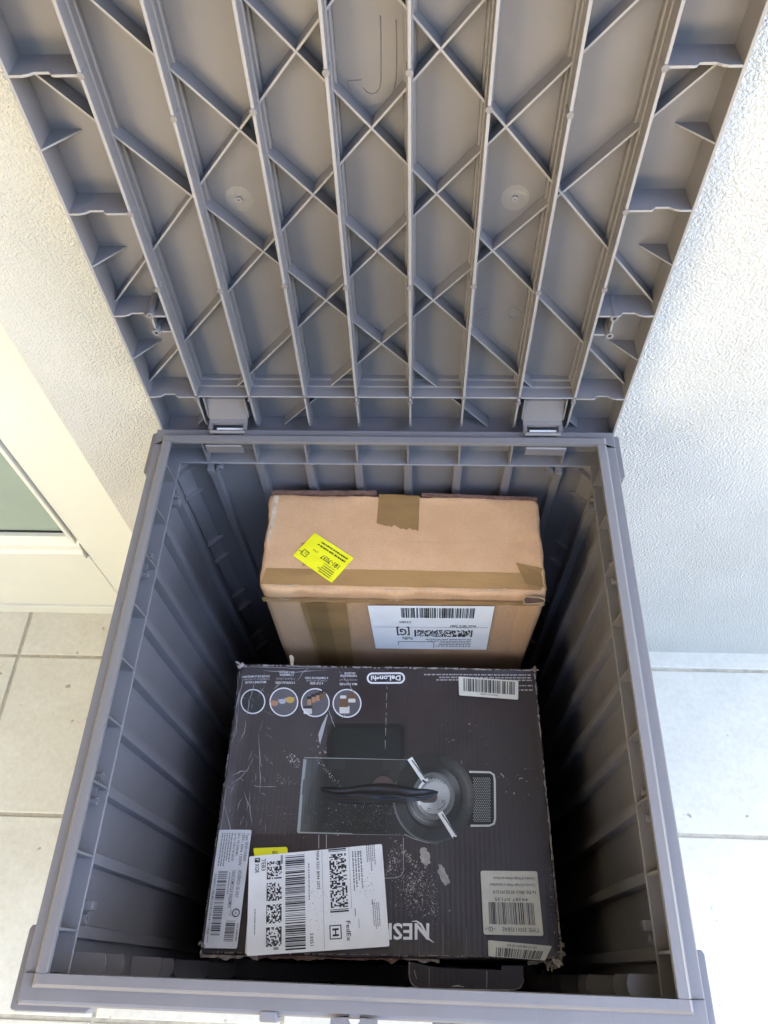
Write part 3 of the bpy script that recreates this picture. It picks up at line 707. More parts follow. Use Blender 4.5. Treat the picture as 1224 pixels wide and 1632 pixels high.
cpart(sheet(ctop, [(480, 864), (492, 864), (494, 900), (482, 902)], .0005, 3, 4), 'tape', 'tape_tan')
cpart(sheet(cfront, [(478, 957), (552, 959), (566, 1075), (516, 1075)], .0005, 6, 10), 'tape', 'tape_tan')
cpart(sheet(cfront, [(487, 957), (520, 958), (545, 1075), (520, 1075)], .0009, 4, 10), 'tape', 'tape_dark')
cpart(sheet(cfront, [(560, 960), (826, 963), (806, 1062), (574, 1060)], .0004, 8, 6), 'label_pouch', 'tape_clear')
cpart(sheet(ctop, [(437, 790), (445, 790), (430, 862), (426, 862)], .0006, 2, 8, 0, 2), 'torn_edge', 'kraft_edge')
for i, (xa_, ya_, xb_, yb_) in enumerate(((433, 785.5, 600, 785.8), (672, 789.5, 856, 796.5))):
    mb = MB()
    for k in range(18):
        u0, u1 = k/18, (k+1)/18; f = lambda u, dy: at_z(xa_+(xb_-xa_)*u, ya_+(yb_-ya_)*u+dy, CZ)
        a, b_ = f(u0, 0), f(u1, 0); hh = .0010+random.uniform(-.0005, .0006)
        mb.box((a.x, a.y-.0015, CZ-.006), (b_.x, a.y+.003, CZ+hh))
    cpart(mb, 'flap_edge', 'kraft_core', kind=None)
mb = MB()
rnd = random.Random(5)
for k in range(60):            # rumpled tape, its highlights painted as pale strips, and fibres along the front edge
    x = rnd.uniform(425, 866); y = 938+(x-412)*.02+rnd.uniform(-6, 12); L = rnd.uniform(6, 34)
    pts = [(min(868, x+L*q), y+rnd.uniform(-1.5, 1.5)+q*rnd.uniform(-2, 3)) for q in (0, .35, .7, 1)]
    P = ctop if y < 938+(x-412)*.02 else (lambda a, b, o: cfront(a, max(b, 947+(a-412)*.02), o))
    strip(mb, P, pts, [.2, 1.0, .9, .2], .0013)
cpart(mb, 'crease', 'kraft_edge', kind='stuff')
# torn opening at the front right corner
mb = MB(); rg = [(834, 949), (838, 945), (858, 946), (868, 950), (866, 955), (840, 957), (835, 956)]
cpart(MB().poly([cfront(x, y, .0016) for x, y in rg]), 'torn_corner', 'kraft_core')
mb = MB(); strip(mb, cfront, rg+[rg[0]], [1.6]*8, .0022); cpart(mb, 'torn_edge', 'kraft_edge')
mb = MB()
for q in range(9):
    x = 846+rnd.uniform(-12, 16); pts = [(x, 908+rnd.uniform(-4, 10)), (x+rnd.uniform(-6, 8), 922+rnd.uniform(-3, 5)), (x+rnd.uniform(-8, 10), 938)]
    strip(mb, ctop, pts, [.3, 1.5, .4], .0016)
cpart(mb, 'crease', 'tape_dark', kind='stuff')
# yellow sticker
UPV, FRV = (0, 0, 1), (0, -1, 0)
rnd = random.Random(21)
ys = frame_px(lambda x, y: ctop(x, y), [(564.2, 889.9), (501.3, 849), (466.6, 885.8), (528.7, 929.5)], UPV, cfn)
o = cpart(ys.patch(MB(), .0012, 12, 8), 'yellow_sticker', 'paper_yellow', label='yellow pick-up sticker on top of the box')
mb = MB(); ys.text(mb, '181-7037', .10, .43, .15, .0015, .44, .012); ys.text(mb, 'UNIT', .88, .72, .05, .0015, .1); ys.text(mb, '21', .80, .66, .09, .0015, .05)
ys.text(mb, '(2952)', .64, .45, .055, .0015, .13)
cpart(mb, 'printed_text', 'ink', o)
mb = MB(); ys.micro(mb, .10, .68, .52, .95, 4, .0015, rnd); ys.micro(mb, .08, .07, .93, .30, 2, .0015, rnd); ys.micro(mb, .12, .62, .45, .66, 1, .0015, rnd)
for (u0, v0, u1, v1) in ((.77, .62, .91, .64), (.77, .80, .91, .82), (.77, .62, .785, .82), (.895, .62, .91, .82)): ys.rect(mb, u0, v0, u1, v1, .0015)
cpart(mb, 'fine_print', 'ink', o, kind='stuff')
# shipping label on the front face
sl = frame_px(cfront, [(788, 962), (586, 961), (599, 1031), (775, 1033)], FRV)
o = cpart(sl.patch(MB(), .0010, 6, 4), 'shipping_label', 'paper_white', label='white shipping label on the front of the box')
mb = MB(); sl.bars(mb, .15, .04, .745, .25, 46, .0014, rnd); cpart(mb, 'barcode', 'ink', o)
mb = MB(); sl.dots(mb, .165, .52, .62, .68, 60, 7, .0014, rnd, .55); sl.rect(mb, .145, .52, .158, .68, .0014); sl.rect(mb, .625, .52, .64, .68, .0014); cpart(mb, 'barcode', 'ink', o)
mb = MB(); sl.text(mb, '33084', .66, .32, .05, .0014, .10); sl.text(mb, '9632 4815 2087', .12, .40, .05, .0014, .22); cpart(mb, 'printed_text', 'ink', o)
mb = MB(); sl.text(mb, '[G]', .68, .50, .15, .0014, .11, .02); cpart(mb, 'service_mark', 'ink', o)
mb = MB(); sl.text(mb, 'FedEx', .66, .69, .07, .0014, .09, .01); cpart(mb, 'printed_text', 'ink', o)
mb = MB(); sl.micro(mb, .15, .72, .55, .93, 5, .0014, rnd); sl.micro(mb, .18, .44, .3, .48, 1, .0014, rnd)
for (u0, v0, u1, v1) in ((.47, .80, .475, .97), (.47, .80, .79, .812), (.785, .80, .79, .90), (.02, .455, .98, .46)): sl.rect(mb, u0, v0, u1, v1, .0014)
cpart(mb, 'fine_print', 'ink_grey', o, kind='stuff')

# ------------------------------------------------------------------ dark printed carton in front
DZ = .575
dq = [at_z(316, 1522, DZ), at_z(898, 1532, DZ), at_z(853, 1065, DZ), at_z(383, 1057, DZ)]
dc = [(p.x, p.y) for p in dq]
parcel = empty('coffee_machine_box', ((dc[0][0]+dc[1][0])/2, (dc[0][1]+dc[2][1])/2, ZF), 'scuffed dark brown printed carton showing a coffee machine, with shipping labels', 'box')
DINV = Matrix.Translation(-parcel.location)
def dpt(mb, name, m, parent=None, smooth=False, label=None, kind=None):
    o = mb.build(name, m, smooth=smooth); o.parent = parent or parcel
    if not parent: o.matrix_parent_inverse = DINV
    tag(o, label, kind=kind); return o
def dfn(p):
    q = Vector((p.x, p.y, DZ))
    q.z += noise.noise(Vector((p.x*10+7, p.y*10, 2)))*.0016 + noise.noise(Vector((p.x*30, p.y*30, 5)))*.0006 - .0010
    e = max(0, 1-(p.x-dc[0][0])/.03); q.z -= .003*e*e
    return q
def ddent(p):
    return p
dbody = dpt(soft_box(dc, ZF, DZ, .006, .0042, .0016, 4, dfn, nper=34), 'body', 'print_dark', smooth=True)
def dtop(x, y, off=0): p = at_z(x, y, DZ); return dfn(p)+Vector((0, 0, off))
def dshape(name, m, pts, off, parent=None):
    return dpt(MB().poly([dtop(x, y, off) for x, y in pts]), name, m, parent)
def fan(P, cx, cy, pts, off):
    n = len(pts); mb = MB(); k = 4
    vs = [P(cx, cy, off)]; fs = []
    for j in range(1, k+1):
        for x, y in pts: vs.append(P(cx+(x-cx)*j/k, cy+(y-cy)*j/k, off))
    for i in range(n):
        fs.append((0, 1+i, 1+(i+1) % n))
        for j in range(k-1): fs.append((1+j*n+i, 1+(j+1)*n+i, 1+(j+1)*n+(i+1) % n, 1+j*n+(i+1) % n))
    return mb.add(vs, fs)
def disc(cx, cy, rx, ry=None, n=28, a0=0, a1=360):
    ry = ry or rx; return [(cx+rx*math.cos(R(a0+(a1-a0)*i/n)), cy+ry*math.sin(R(a0+(a1-a0)*i/n))) for i in range(n)]
def rrect(x0, y0, x1, y1, r, n=5):
    o = []
    for cx, cy, s in ((x1-r, y1-r, 0), (x0+r, y1-r, 90), (x0+r, y0+r, 180), (x1-r, y0+r, 270)):
        o += [(cx+r*math.cos(R(s+90*i/n)), cy+r*math.sin(R(s+90*i/n))) for i in range(n+1)]
    return o
def annulus(P, cx, cy, r0, r1, off, n=40, ky=1.0, a0=0, a1=360):
    mb = MB(); full = a1-a0 >= 360; m_ = n if full else n+1
    vs = [P(cx+r*math.cos(R(a0+(a1-a0)*i/n)), cy+r*ky*math.sin(R(a0+(a1-a0)*i/n)), off) for r in (r0, r1) for i in range(m_)]
    return mb.add(vs, [(i, (i+1) % m_, m_+(i+1) % m_, m_+i) for i in range(n)])
# --- picture of the machine, seen from above (print, layered a fraction of a millimetre)
pic = dpt(fan(dtop, 583, 1180, rrect(521, 1153, 645, 1212, 9), .0006), 'machine_picture', 'pic_dark', label='printed top view of a coffee machine')
def pp(mb, name, m): return dpt(mb, name, m, pic)
pp(fan(dtop, 585, 1184, rrect(533, 1161, 637, 1210, 5), .0009), 'print_tank', 'pic_green')
mb = MB()
for pts in ([(508, 1330), (508, 1352)], [(520, 1330), (520, 1352)]): strip(mb, dtop, pts, [1, 1], .0007)
o_ = rrect(512, 1300, 643, 1399, 11)
strip(mb, dtop, o_[:6]+[(643, 1330)][::-1] if False else [(643, 1335), (643, 1388), (640, 1395), (632, 1399), (600, 1400)], [.9]*5, .0007)
pp(mb, 'print_outline', 'ink_pale')
bodypts = [(483, 1209), (487, 1207), (560, 1208.5), (652, 1211), (672, 1204), (695, 1200), (692, 1344), (670, 1340), (655, 1333), (645, 1330.5), (560, 1329), (476, 1327.5), (473, 1325)]
pp(fan(dtop, 585, 1268, bodypts, .0009), 'print_body', 'pic_body')
mb = MB(); strip(mb, dtop, [(486, 1210), (480, 1270), (475.5, 1326)], [5, 4, 5], .0012); strip(mb, dtop, [(474, 1326.5), (560, 1329), (646, 1330.5), (660, 1337), (680, 1343), (700, 1344.5)], [2.2, 2, 1.8, 1.6, 1.2, .4], .0012)
strip(mb, dtop, [(485, 1207.6), (560, 1209), (652, 1211)], [1.4, 1.1, .8], .0012); pp(mb, 'print_edge', 'pic_edge')
pp(fan(dtop, 691.5, 1272, disc(691.5, 1272, 65, 72, 48), .0013), 'print_head', 'pic_ring')
mb = annulus(dtop, 691.5, 1272, 62.5, 65, .0016, 48, 72/65, 95, 200); mb2 = annulus(dtop, 691.5, 1272, 58, 64.5, .0015, 30, 72/65, -60, 70)
pp(mb, 'print_edge', 'pic_edge'); pp(mb2, 'print_shade', 'pic_steel_dark')
pp(fan(dtop, 690, 1268, disc(690, 1268, 44, 50, 40), .0016), 'print_head', 'pic_dark')
pp(annulus(dtop, 691, 1268, 36, 43, .0019, 40, 1.12, -40, 80), 'print_shade', 'pic_steel_dark')
pp(annulus(dtop, 690, 1269, 33, 40, .0019, 40, 1.1, 90, 190), 'print_shade', 'pic_edge')
pp(fan(dtop, 691, 1269, disc(691, 1269, 34, 38, 40), .0021), 'print_disc', 'pic_steel_dark')
pp(fan(dtop, 692, 1269, disc(692, 1269, 30, 34, 40), .0024), 'print_disc', 'pic_steel')
pp(annulus(dtop, 692, 1269, 24, 28, .0027, 30, 1.1, 150, 250), 'print_disc', 'pic_lever')
pp(fan(dtop, 684, 1268, rrect(668, 1259, 697, 1280, 9), .0027), 'print_button', 'pic_brown')
pp(fan(dtop, 611, 1257, disc(611, 1257, 19, 20, 28), .0013), 'print_button', 'pic_brown')
mb = MB(); strip(mb, dtop, disc(611, 1257, 19.5, 20.5, 24, 180, 360), [1.1]*24, .0015); pp(mb, 'print_outline', 'pic_dark')
for (a, b_) in (((653, 1209), (676, 1245)), ((701, 1295), (725, 1335))):
    mb = MB(); strip(mb, dtop, [a, ((a[0]+b_[0])/2, (a[1]+b_[1])/2), b_], [9, 8, 7.5], .0030); pp(mb, 'print_lever', 'pic_lever')
    mb = MB(); strip(mb, dtop, [(a[0]+3.5, a[1]+3), (b_[0]+2.5, b_[1]-3)], [2.2, 2.2], .0033); pp(mb, 'print_shade', 'pic_steel_dark')
    mb = MB(); strip(mb, dtop, [(b_[0]-3, b_[1]-1), (b_[0]+3, b_[1]+3)], [3, 3], .0033); pp(mb, 'print_shade', 'pic_dark')
grid = MB(); ol = [(748, 1230), (781, 1231), (787, 1235), (788.5, 1244), (789, 1305), (787, 1313), (780, 1316), (750, 1316)]
pp(fan(dtop, 768, 1273, [(742, 1232)]+ol[1:-1]+[(742, 1315)], .0008), 'print_tray', 'pic_dark')
mb = MB(); strip(mb, dtop, ol, [3.2]*8, .0012); pp(mb, 'print_tray', 'pic_steel')
mb = MB()
for i in range(9):
    for j in range(26):
        x = 754+i*3.1+(1.5 if j % 2 else 0); y = 1240+j*2.75; strip(mb, dtop, [(x, y), (x+1.7, y+.2)], [1.5, 1.5], .0011)
pp(mb, 'print_mesh', 'pic_edge')
fr = frame_px(lambda x, y: dtop(x, y), [(697, 1258), (657, 1258), (657, 1250), (697, 1250)], UPV, dfn)
mb = MB()
for ch, a in zip('PRESSO', (252, 264, 276, 288, 300, 312)):      # lettering bent round the disc
    cx, cy = 691+23*math.cos(R(a)), 1268+25*math.sin(R(a)); vs, fs, w_ = text2d(ch)
    ca, sa = math.cos(R(a+90)), math.sin(R(a+90))
    mb.add([dtop(cx+((x-w_/2)*ca+y*sa)*4.2, cy+((x-w_/2)*sa-y*ca)*4.2, .0030) for x, y in vs], fs)
pp(mb, 'printed_text', 'ink')
mb = MB(); strip(mb, dtop, disc(692, 1270, 20, 22, 10, 30, 80), [.9]*10, .0030)
for cx, cy in ((707, 1278), (684, 1291)): strip(mb, dtop, rrect(cx-2.3, cy-2, cx+2.3, cy+2, .8, 2)+[(cx+2.3, cy)], [.8]*13, .0030)
pp(mb, 'print_icon', 'ink')
GR = []
for i in range(24):
    k = (i/23)**2.0; nm = 'pic_tone_%d' % i; mat(nm, (.010+.60*k, .012+.62*k, .011+.585*k), .42, .45, var=.05, vscale=60); GR.append(nm)
def toned(name, quads):
    """one printed area whose faces step through the grey tones of the photograph printed there"""
    mb = MB(); idx = []
    for q, t_ in quads: mb.poly(q); idx.append(max(0, min(23, int(round(t_*23)))))
    me = bpy.data.meshes.new(name); me.from_pydata(mb.v, [], mb.f)
    for nm in GR: me.materials.append(MATS[nm])
    for p, i in zip(me.polygons, idx): p.material_index = i
    o = bpy.data.objects.new(name, me); col.objects.link(o); o.parent = pic; return o
def conic(name, cx, cy, rs, ky, off, f, n=64):
    qs = []
    for r0, r1 in zip(rs, rs[1:]):
        for i in range(n):
            a0, a1 = 2*math.pi*i/n, 2*math.pi*(i+1)/n
            qs.append(([dtop(cx+r*math.cos(a), cy+r*ky*math.sin(a), off) for r, a in ((r0, a0), (r1, a0), (r1, a1), (r0, a1))], f((a0+a1)/2, (r0+r1)/2)))
    return toned(name, qs)
hump = lambda a, c, w_: max(0, math.cos(a-c))**w_
conic('print_head', 691.5, 1272, [46, 50, 54, 58, 62, 64.6], 72/65, .00175, lambda a, r: .12+.30*hump(a, -.3, 3)*(1-abs(r-57)/16)+.10*hump(a, 2.6, 4)+(.25 if r > 63 else 0)*hump(a, 2.2, 1))
conic('print_head', 690.5, 1269, [34, 37, 40, 43.5], 1.11, .00205, lambda a, r: .10+.55*hump(a, 2.3, 4)*(1-abs(r-38)/9)+.35*hump(a, -.6, 6))
conic('print_disc', 692, 1269, [1, 8, 14, 20, 25, 30], 1.13, .00255, lambda a, r: .86-.20*hump(a, 1.0, 2)-.25*hump(a, -2.2, 4)*(r > 20)+.12*hump(a, 2.6, 6)-.30*(r > 27))
qs = []
for i in range(30):
    for j in range(8):
        x0_, x1_ = 486+i*5.4, 486+(i+1)*5.4; e0, e1 = (486-475.5)/118*1, 0
        yy = lambda x, v: 1210+(x-486)*.02+v*(1327.5-1210+(x-486)*.002)
        sh = lambda x, v: x-10.5*v*(1-(x-486)/162)
        u, v = i/30, j/8
        qs.append(([dtop(sh(x, w_), yy(x, w_), .00115) for x, w_ in ((x0_, v), (x1_, v), (x1_, v+.125), (x0_, v+.125))], .10+.24*max(0, 1-u*5)+.10*(1-v)*u+.08*max(0, v-.6)+.03*math.sin(u*7)))
toned('print_body', qs)
# --- crumpled black tape across the picture
rnd = random.Random(31)
n, m_ = 70, 14; rows = []
for j in range(m_+1):
    rw = []
    for i in range(n+1):
        u, v = i/n, j/m_
        ya_ = 1252+4*math.sin(u*9)+2*u; yb_ = 1276+6*math.sin(u*3.1)-2*u
        if u < .12: ya_ += (1-u/.12)*3; yb_ -= (1-u/.12)*14
        if u > .86: k_ = (u-.86)/.14; ya_ += k_*k_*6; yb_ -= k_*k_*9
        x = 513+u*185; y = ya_+(yb_-ya_)*v
        w1 = noise.noise(Vector((u*5, v*2, 1.3))); rid = 1-abs(2*((v*1.7+.15+w1*.35) % 1)-1)
        rid = 1-abs(2*((v*2.3+.2+noise.noise(Vector((u*3.2, 0, 1.3)))*.45) % 1)-1)
        hgt = .0004+(.0024*rid**1.6+.0011*noise.noise(Vector((u*6, v*5, 2))))*math.sin(math.pi*v)**.5*(.5+.5*math.sin(math.pi*u))
        rw.append(dtop(x, y, .0030+hgt))
    rows.append(rw)
mb = MB(); k = n+1; mb.add([p for r_ in rows for p in r_], [(j*k+i, j*k+i+1, (j+1)*k+i+1, (j+1)*k+i) for j in range(m_) for i in range(n)])
dpt(mb, 'black_tape', 'tape_black', smooth=True, label='crumpled strip of glossy black tape')
# --- round icons with captions
ICON = [(403, 1118, 18.5, 'pic_green'), (452.5, 1119, 21.5, 'pic_grey'), (502.5, 1120, 21.5, 'pic_grey'), (553, 1121, 21.5, 'pic_grey')]
icons = []
for cx, cy, r_, m_ in ICON:
    o = dpt(fan(dtop, cx, cy, disc(cx, cy, r_, r_, 32), .0006), 'round_icon', m_); icons.append(o)
    dpt(annulus(dtop, cx, cy, r_-.4, r_+1.5, .0012, 40), 'icon_ring', 'ink_white', o)
for cx, cy, rx, m_ in ((437, 1121, 6.5, 'pic_copper'), (450, 1118, 5.6, 'pic_silver'), (462, 1115.5, 7, 'pic_gold')):
    dpt(fan(dtop, cx, cy, disc(cx, cy, rx, rx*.72, 16), .0010), 'print_capsule', m_, icons[1])
    mb = MB(); strip(mb, dtop, [(cx-rx-1.5, cy-2.2), (cx+rx+1.5, cy-3)], [1.4, 1.4], .0013); dpt(mb, 'print_capsule', m_, icons[1])
for k, (cx, cy) in enumerate(((493, 1119), (500, 1115.5), (506.5, 1113), (512, 1110.5), (517, 1108))):
    dpt(fan(dtop, cx, cy, rrect(cx-3, cy-4.5, cx+3, cy+4.5, 1, 2), .0010+.0002*k), 'print_cup', 'pic_copper' if k < 3 else 'pic_coffee', icons[2])
    dpt(fan(dtop, cx, cy-6, rrect(cx-4, cy-9, cx+3.5, cy-4.5, 1, 2), .0012+.0002*k), 'print_cup', 'pic_dark', icons[2])
dpt(fan(dtop, 491, 1133, rrect(484, 1128, 497, 1138, 1, 2), .0010), 'print_cup', 'pic_cream', icons[2]); dpt(fan(dtop, 490, 1128, rrect(483, 1125.5, 498, 1129.5, 1, 2), .0013), 'print_cup', 'pic_dark', icons[2])
for cx, cy, w_, h_, m_, q in ((549, 1131, 8, 6, 'pic_cream', 0), (548, 1120, 7, 7, 'pic_coffee', 1), (560.5, 1109.5, 6, 5, 'pic_coffee', 0), (560.5, 1116.5, 6, 3, 'pic_cream', 1), (547, 1111, 5, 2.5, 'pic_cream', 2)):
    dpt(fan(dtop, cx, cy, rrect(cx-w_, cy-h_, cx+w_, cy+h_, 1.2, 2), .0010+.0002*q), 'print_cup', m_, icons[3])
def upside(x_right, y_base, x_left, hpx):
    """frame for text printed upside down: reading starts at x_right and runs to x_left, letters hang below y_base"""
    return frame_px(lambda x, y: dtop(x, y), [(x_right, y_base), (x_left, y_base), (x_left, y_base+hpx), (x_right, y_base+hpx)], UPV, dfn)
def uptext(lines, m_, bold=0.0, off=.0008, name='printed_text'):
    mb = MB()
    for s, xr_, xl_, yb_, hp in lines: upside(xr_, yb_, xl_, hp).text(mb, s, 0, 0, 1, off, 1.0, bold)
    return dpt(mb, name, m_)
uptext([('MACHINE COLOR', 424, 390, 1085.5, 3.4), ('3 CAPSULE SIZES', 470, 439, 1086.5, 3.4), ('4 CUP SIZES', 515, 494, 1087.5, 3.4), ('MILK FROTHER', 569, 541, 1088.5, 3.4),
        ('COLOR DE LA MAQUINA', 430, 386, 1076.5, 3.2), ('3 TAMAÑOS', 468, 446, 1074.2, 3.2), ('DE CAPSULA', 469, 445, 1070.2, 3.2), ('4 TAMAÑOS DE TAZA', 523, 486, 1079, 3.2), ('VAPORIZADOR', 569, 542, 1075.5, 3.2), ('DE LECHE', 566, 549, 1071.5, 3.2)], 'ink_white', .012)
uptext([('COULEUR DE LA MACHINE', 430, 388, 1081, 2.8), ('3 TAILLES DE CAPSULES', 470, 440, 1080.5, 2.8), ('4 TAILLES DE TASSE', 521, 488, 1083.5, 2.8), ('MOUSSEUR DE LAIT', 569, 541, 1082, 2.8)], 'ink_pale')
# maker's oval
mb = MB(); a = rrect(584.5, 1071.5, 645.5, 1089.5, 9, 8); b_ = rrect(587.3, 1074.3, 642.7, 1086.7, 6.2, 8); n = len(a)
mb.add([dtop(x, y, .0008) for x, y in a+b_], [(i, (i+1) % n, n+(i+1) % n, n+i) for i in range(n)]); lg = dpt(mb, 'oval_logo', 'ink_white')
mb = MB(); upside(638.5, 1076.7, 591, 7.6).text(mb, "DeLonghi", 0, 0, 1, .0008, 1.0, .035); dpt(mb, 'printed_text', 'ink_white', lg)
# large lettering at the near edge, partly under the shipping label
mb = MB(); upside(684, 1472, 512, 25.5).text(mb, 'NESPRESSO', 0, 0, 1, .0008, 1.0, .02)
strip(mb, dtop, [(656, 1468.5), (664, 1468), (671, 1473), (678, 1486), (684, 1497), (692, 1502.5)], [.6, 2.2, 3.4, 3.4, 2.6, .5], .0009); lg2 = dpt(mb, 'large_lettering', 'ink_white')
# fine print top right and score line down the middle
rnd = random.Random(77)
mb = MB()
for xr_, xl_, yb_ in ((846, 676, 1074), (846, 700, 1078.5), (848, 694, 1082.5), (849, 828, 1091), (849, 828, 1098)):
    f = upside(xr_, yb_+(0), xl_, 3); u = 0
    while u < .98:
        L = rnd.uniform(.012, .05)*100/(xr_-xl_)*1.2; f.rect(mb, u, .1+.0*u, min(u+L, 1), .75, .0008); u += L*1.35
dpt(mb, 'fine_print', 'ink_pale', kind='stuff')
mb = MB(); y = 1062
while y < 1200:
    L = rnd.uniform(3, 14); strip(mb, dtop, [(617.5-(y-1062)*.03, y), (617.5-(y-1062)*.03+rnd.uniform(-.4, .4), y+L)], [rnd.uniform(.5, 1.3), .4], .0010); y += L+rnd.uniform(1, 9)
for k in range(3):
    x = 668+k*38; strip(mb, dtop, [(x, 1470+k*4), (x+rnd.uniform(-.6, .6), 1528)], [.3, .5], .0009)
dpt(mb, 'score_line', 'wrinkle', kind='stuff')
# --- scuffs and rubbed print
def scuffs(areas, name, m_, seed, off=.0012):
    rnd = random.Random(seed); mb = MB()
    for cx, cy, rx, ry, ang, n, smin, smax in areas:
        ca, sa = math.cos(R(ang)), math.sin(R(ang))
        for _ in range(n):
            a = rnd.gauss(0, .45); b = rnd.gauss(0, .45); x = cx+a*rx*ca-b*ry*sa; y = cy+a*rx*sa+b*ry*ca
            if not (335 < x < 885 and 1066 < y < 1525): continue
            s = rnd.uniform(smin, smax)*(.72 if rnd.random() < .85 else 1.4); k = rnd.randint(4, 6); ph = rnd.uniform(0, 6.3); st = rnd.uniform(.5, 1.6)
            mb.poly([dtop(x+s*math.cos(ph+i*6.283/k)*rnd.uniform(.5, 1.1), y+s*st*math.sin(ph+i*6.283/k)*rnd.uniform(.5, 1.1), off) for i in range(k)])
    return dpt(mb, name, m_, kind='stuff')
scuffs([(662, 1412, 34, 34, 40, 420, .5, 1.3), (628, 1372, 14, 32, 15, 170, .5, 1.1), (650, 1365, 40, 6, 50, 90, .5, 1.4), (690, 1440, 10, 40, 0, 90, .4, 1.1), (668, 1450, 40, 10, 10, 60, .4, 1.0),
        (470, 1212, 24, 10, 40, 60, .5, 1.4), (520, 1228, 34, 5, 52, 60, .5, 1.2), (460, 1245, 30, 8, 5, 40, .4, 1.0), (640, 1249, 26, 4, -8, 40, .5, 1.2), (600, 1290, 90, 16, 5, 170, .3, .7), (560, 1310, 110, 20, 3, 180, .3, .6),
        (735, 1212, 6, 12, 0, 5, .5, 1.2), (720, 1180, 8, 6, 0, 6, .6, 1.3), (880, 1420, 6, 60, -3, 60, .4, .9), (420, 1300, 90, 40, 0, 80, .3, .7), (800, 1236, 5, 5, 0, 8, .6, 1.6),
        (470, 1380, 60, 60, 0, 30, .4, .8), (770, 1170, 60, 50, 0, 7, .3, .6), (700, 1330, 20, 16, 30, 60, .4, .9)], 'scuff', 'scuff', 3)
for k, pts in enumerate(([(671, 1352), (678, 1351), (684, 1360), (686, 1375), (680, 1380), (672, 1374), (669, 1362)], [(700, 1376), (704, 1380), (710, 1388), (716, 1400), (716, 1408), (709, 1411), (702, 1402), (698, 1388)])):
    cx = sum(p[0] for p in pts)/len(pts); cy = sum(p[1] for p in pts)/len(pts); rg = random.Random(k+50); pj = []
    for a, b in zip(pts, pts[1:]+pts[:1]):
        for q_ in range(5): pj.append((a[0]+(b[0]-a[0])*q_/5+rg.uniform(-1.5, 1.5), a[1]+(b[1]-a[1])*q_/5+rg.uniform(-1.5, 1.5)))
    dpt(fan(dtop, cx, cy, pj, .0013), 'torn_patch', 'scuff')
# --- clear wrap, glints of its wrinkles painted as pale strokes, down one side and corner
dpt(sheet(dtop, [(392, 1066), (560, 1066), (470, 1330), (354, 1330)], .0022, 20, 26), 'clear_tape', 'tape_clear', smooth=True)
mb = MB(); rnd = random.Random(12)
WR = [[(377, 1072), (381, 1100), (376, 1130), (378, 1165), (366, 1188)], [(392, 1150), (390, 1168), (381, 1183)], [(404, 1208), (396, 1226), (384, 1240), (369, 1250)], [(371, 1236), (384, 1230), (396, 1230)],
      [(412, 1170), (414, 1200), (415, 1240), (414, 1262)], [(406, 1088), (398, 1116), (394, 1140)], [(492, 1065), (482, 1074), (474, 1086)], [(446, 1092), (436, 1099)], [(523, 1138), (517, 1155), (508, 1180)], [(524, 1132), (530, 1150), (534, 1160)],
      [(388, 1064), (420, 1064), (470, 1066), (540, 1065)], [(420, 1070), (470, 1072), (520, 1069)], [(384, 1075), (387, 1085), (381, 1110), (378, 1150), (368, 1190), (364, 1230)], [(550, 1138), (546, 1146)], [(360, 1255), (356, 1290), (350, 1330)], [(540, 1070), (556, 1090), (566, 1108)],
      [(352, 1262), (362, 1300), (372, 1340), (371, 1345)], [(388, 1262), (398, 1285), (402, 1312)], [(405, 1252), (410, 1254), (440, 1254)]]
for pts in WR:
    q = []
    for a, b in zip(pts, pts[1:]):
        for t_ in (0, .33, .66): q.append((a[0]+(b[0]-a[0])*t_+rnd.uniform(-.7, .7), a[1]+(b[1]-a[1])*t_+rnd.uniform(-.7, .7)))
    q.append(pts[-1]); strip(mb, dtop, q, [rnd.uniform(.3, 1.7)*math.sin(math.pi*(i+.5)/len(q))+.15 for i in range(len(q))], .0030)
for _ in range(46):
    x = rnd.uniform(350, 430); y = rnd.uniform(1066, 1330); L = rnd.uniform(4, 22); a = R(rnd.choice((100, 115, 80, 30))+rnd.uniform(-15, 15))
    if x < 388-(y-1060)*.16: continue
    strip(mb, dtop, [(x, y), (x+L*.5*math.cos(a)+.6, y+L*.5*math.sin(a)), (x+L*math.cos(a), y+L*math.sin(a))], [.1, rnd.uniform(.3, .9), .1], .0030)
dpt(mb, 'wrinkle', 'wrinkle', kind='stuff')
mb = MB(); strip(mb, dtop, [(522, 1140), (516, 1156), (511, 1172), (510, 1184)], [1.5, 5, 7, 2], .0032); dpt(mb, 'torn_patch', 'ink_pale')
mb = MB(); strip(mb, dtop, [(463, 1046), (466, 1050), (466, 1062)], [4, 7, 4], .0040); dpt(mb, 'torn_edge', 'kraft_edge')
# --- worn edges: ragged pale board along the rim of the lid
def worn(a, b, n, wmin, wmax, seed, inward, cover=.75):
    rnd = random.Random(seed); mb = MB(); prev = None
    for i in range(n+1):
        t_ = i/n; x = a[0]+(b[0]-a[0])*t_; y = a[1]+(b[1]-a[1])*t_
        w_ = max(.25, wmin+(wmax-wmin)*(.5+.9*noise.noise(Vector((t_*n*.21, seed, 0)))) + rnd.uniform(-.6, .6))
        o_ = rnd.uniform(-.8, .8)
        p = (dtop(x-inward[0]*(1.2+o_), y-inward[1]*(1.2+o_), .0000), dtop(x+inward[0]*(w_), y+inward[1]*(w_), .0009), dtop(x+inward[0]*w_*.4, y+inward[1]*w_*.4, .0016+rnd.uniform(0, .0012)))
        if prev and rnd.random() < cover: mb.add([prev[0], prev[2], prev[1], p[0], p[2], p[1]], [(0, 3, 4, 1), (1, 4, 5, 2)])
        prev = p
    return mb
dpt(worn((384, 1060), (852, 1067.5), 150, .3, 2.2, 1, (0, 1), .8), 'worn_edge', 'scuff')
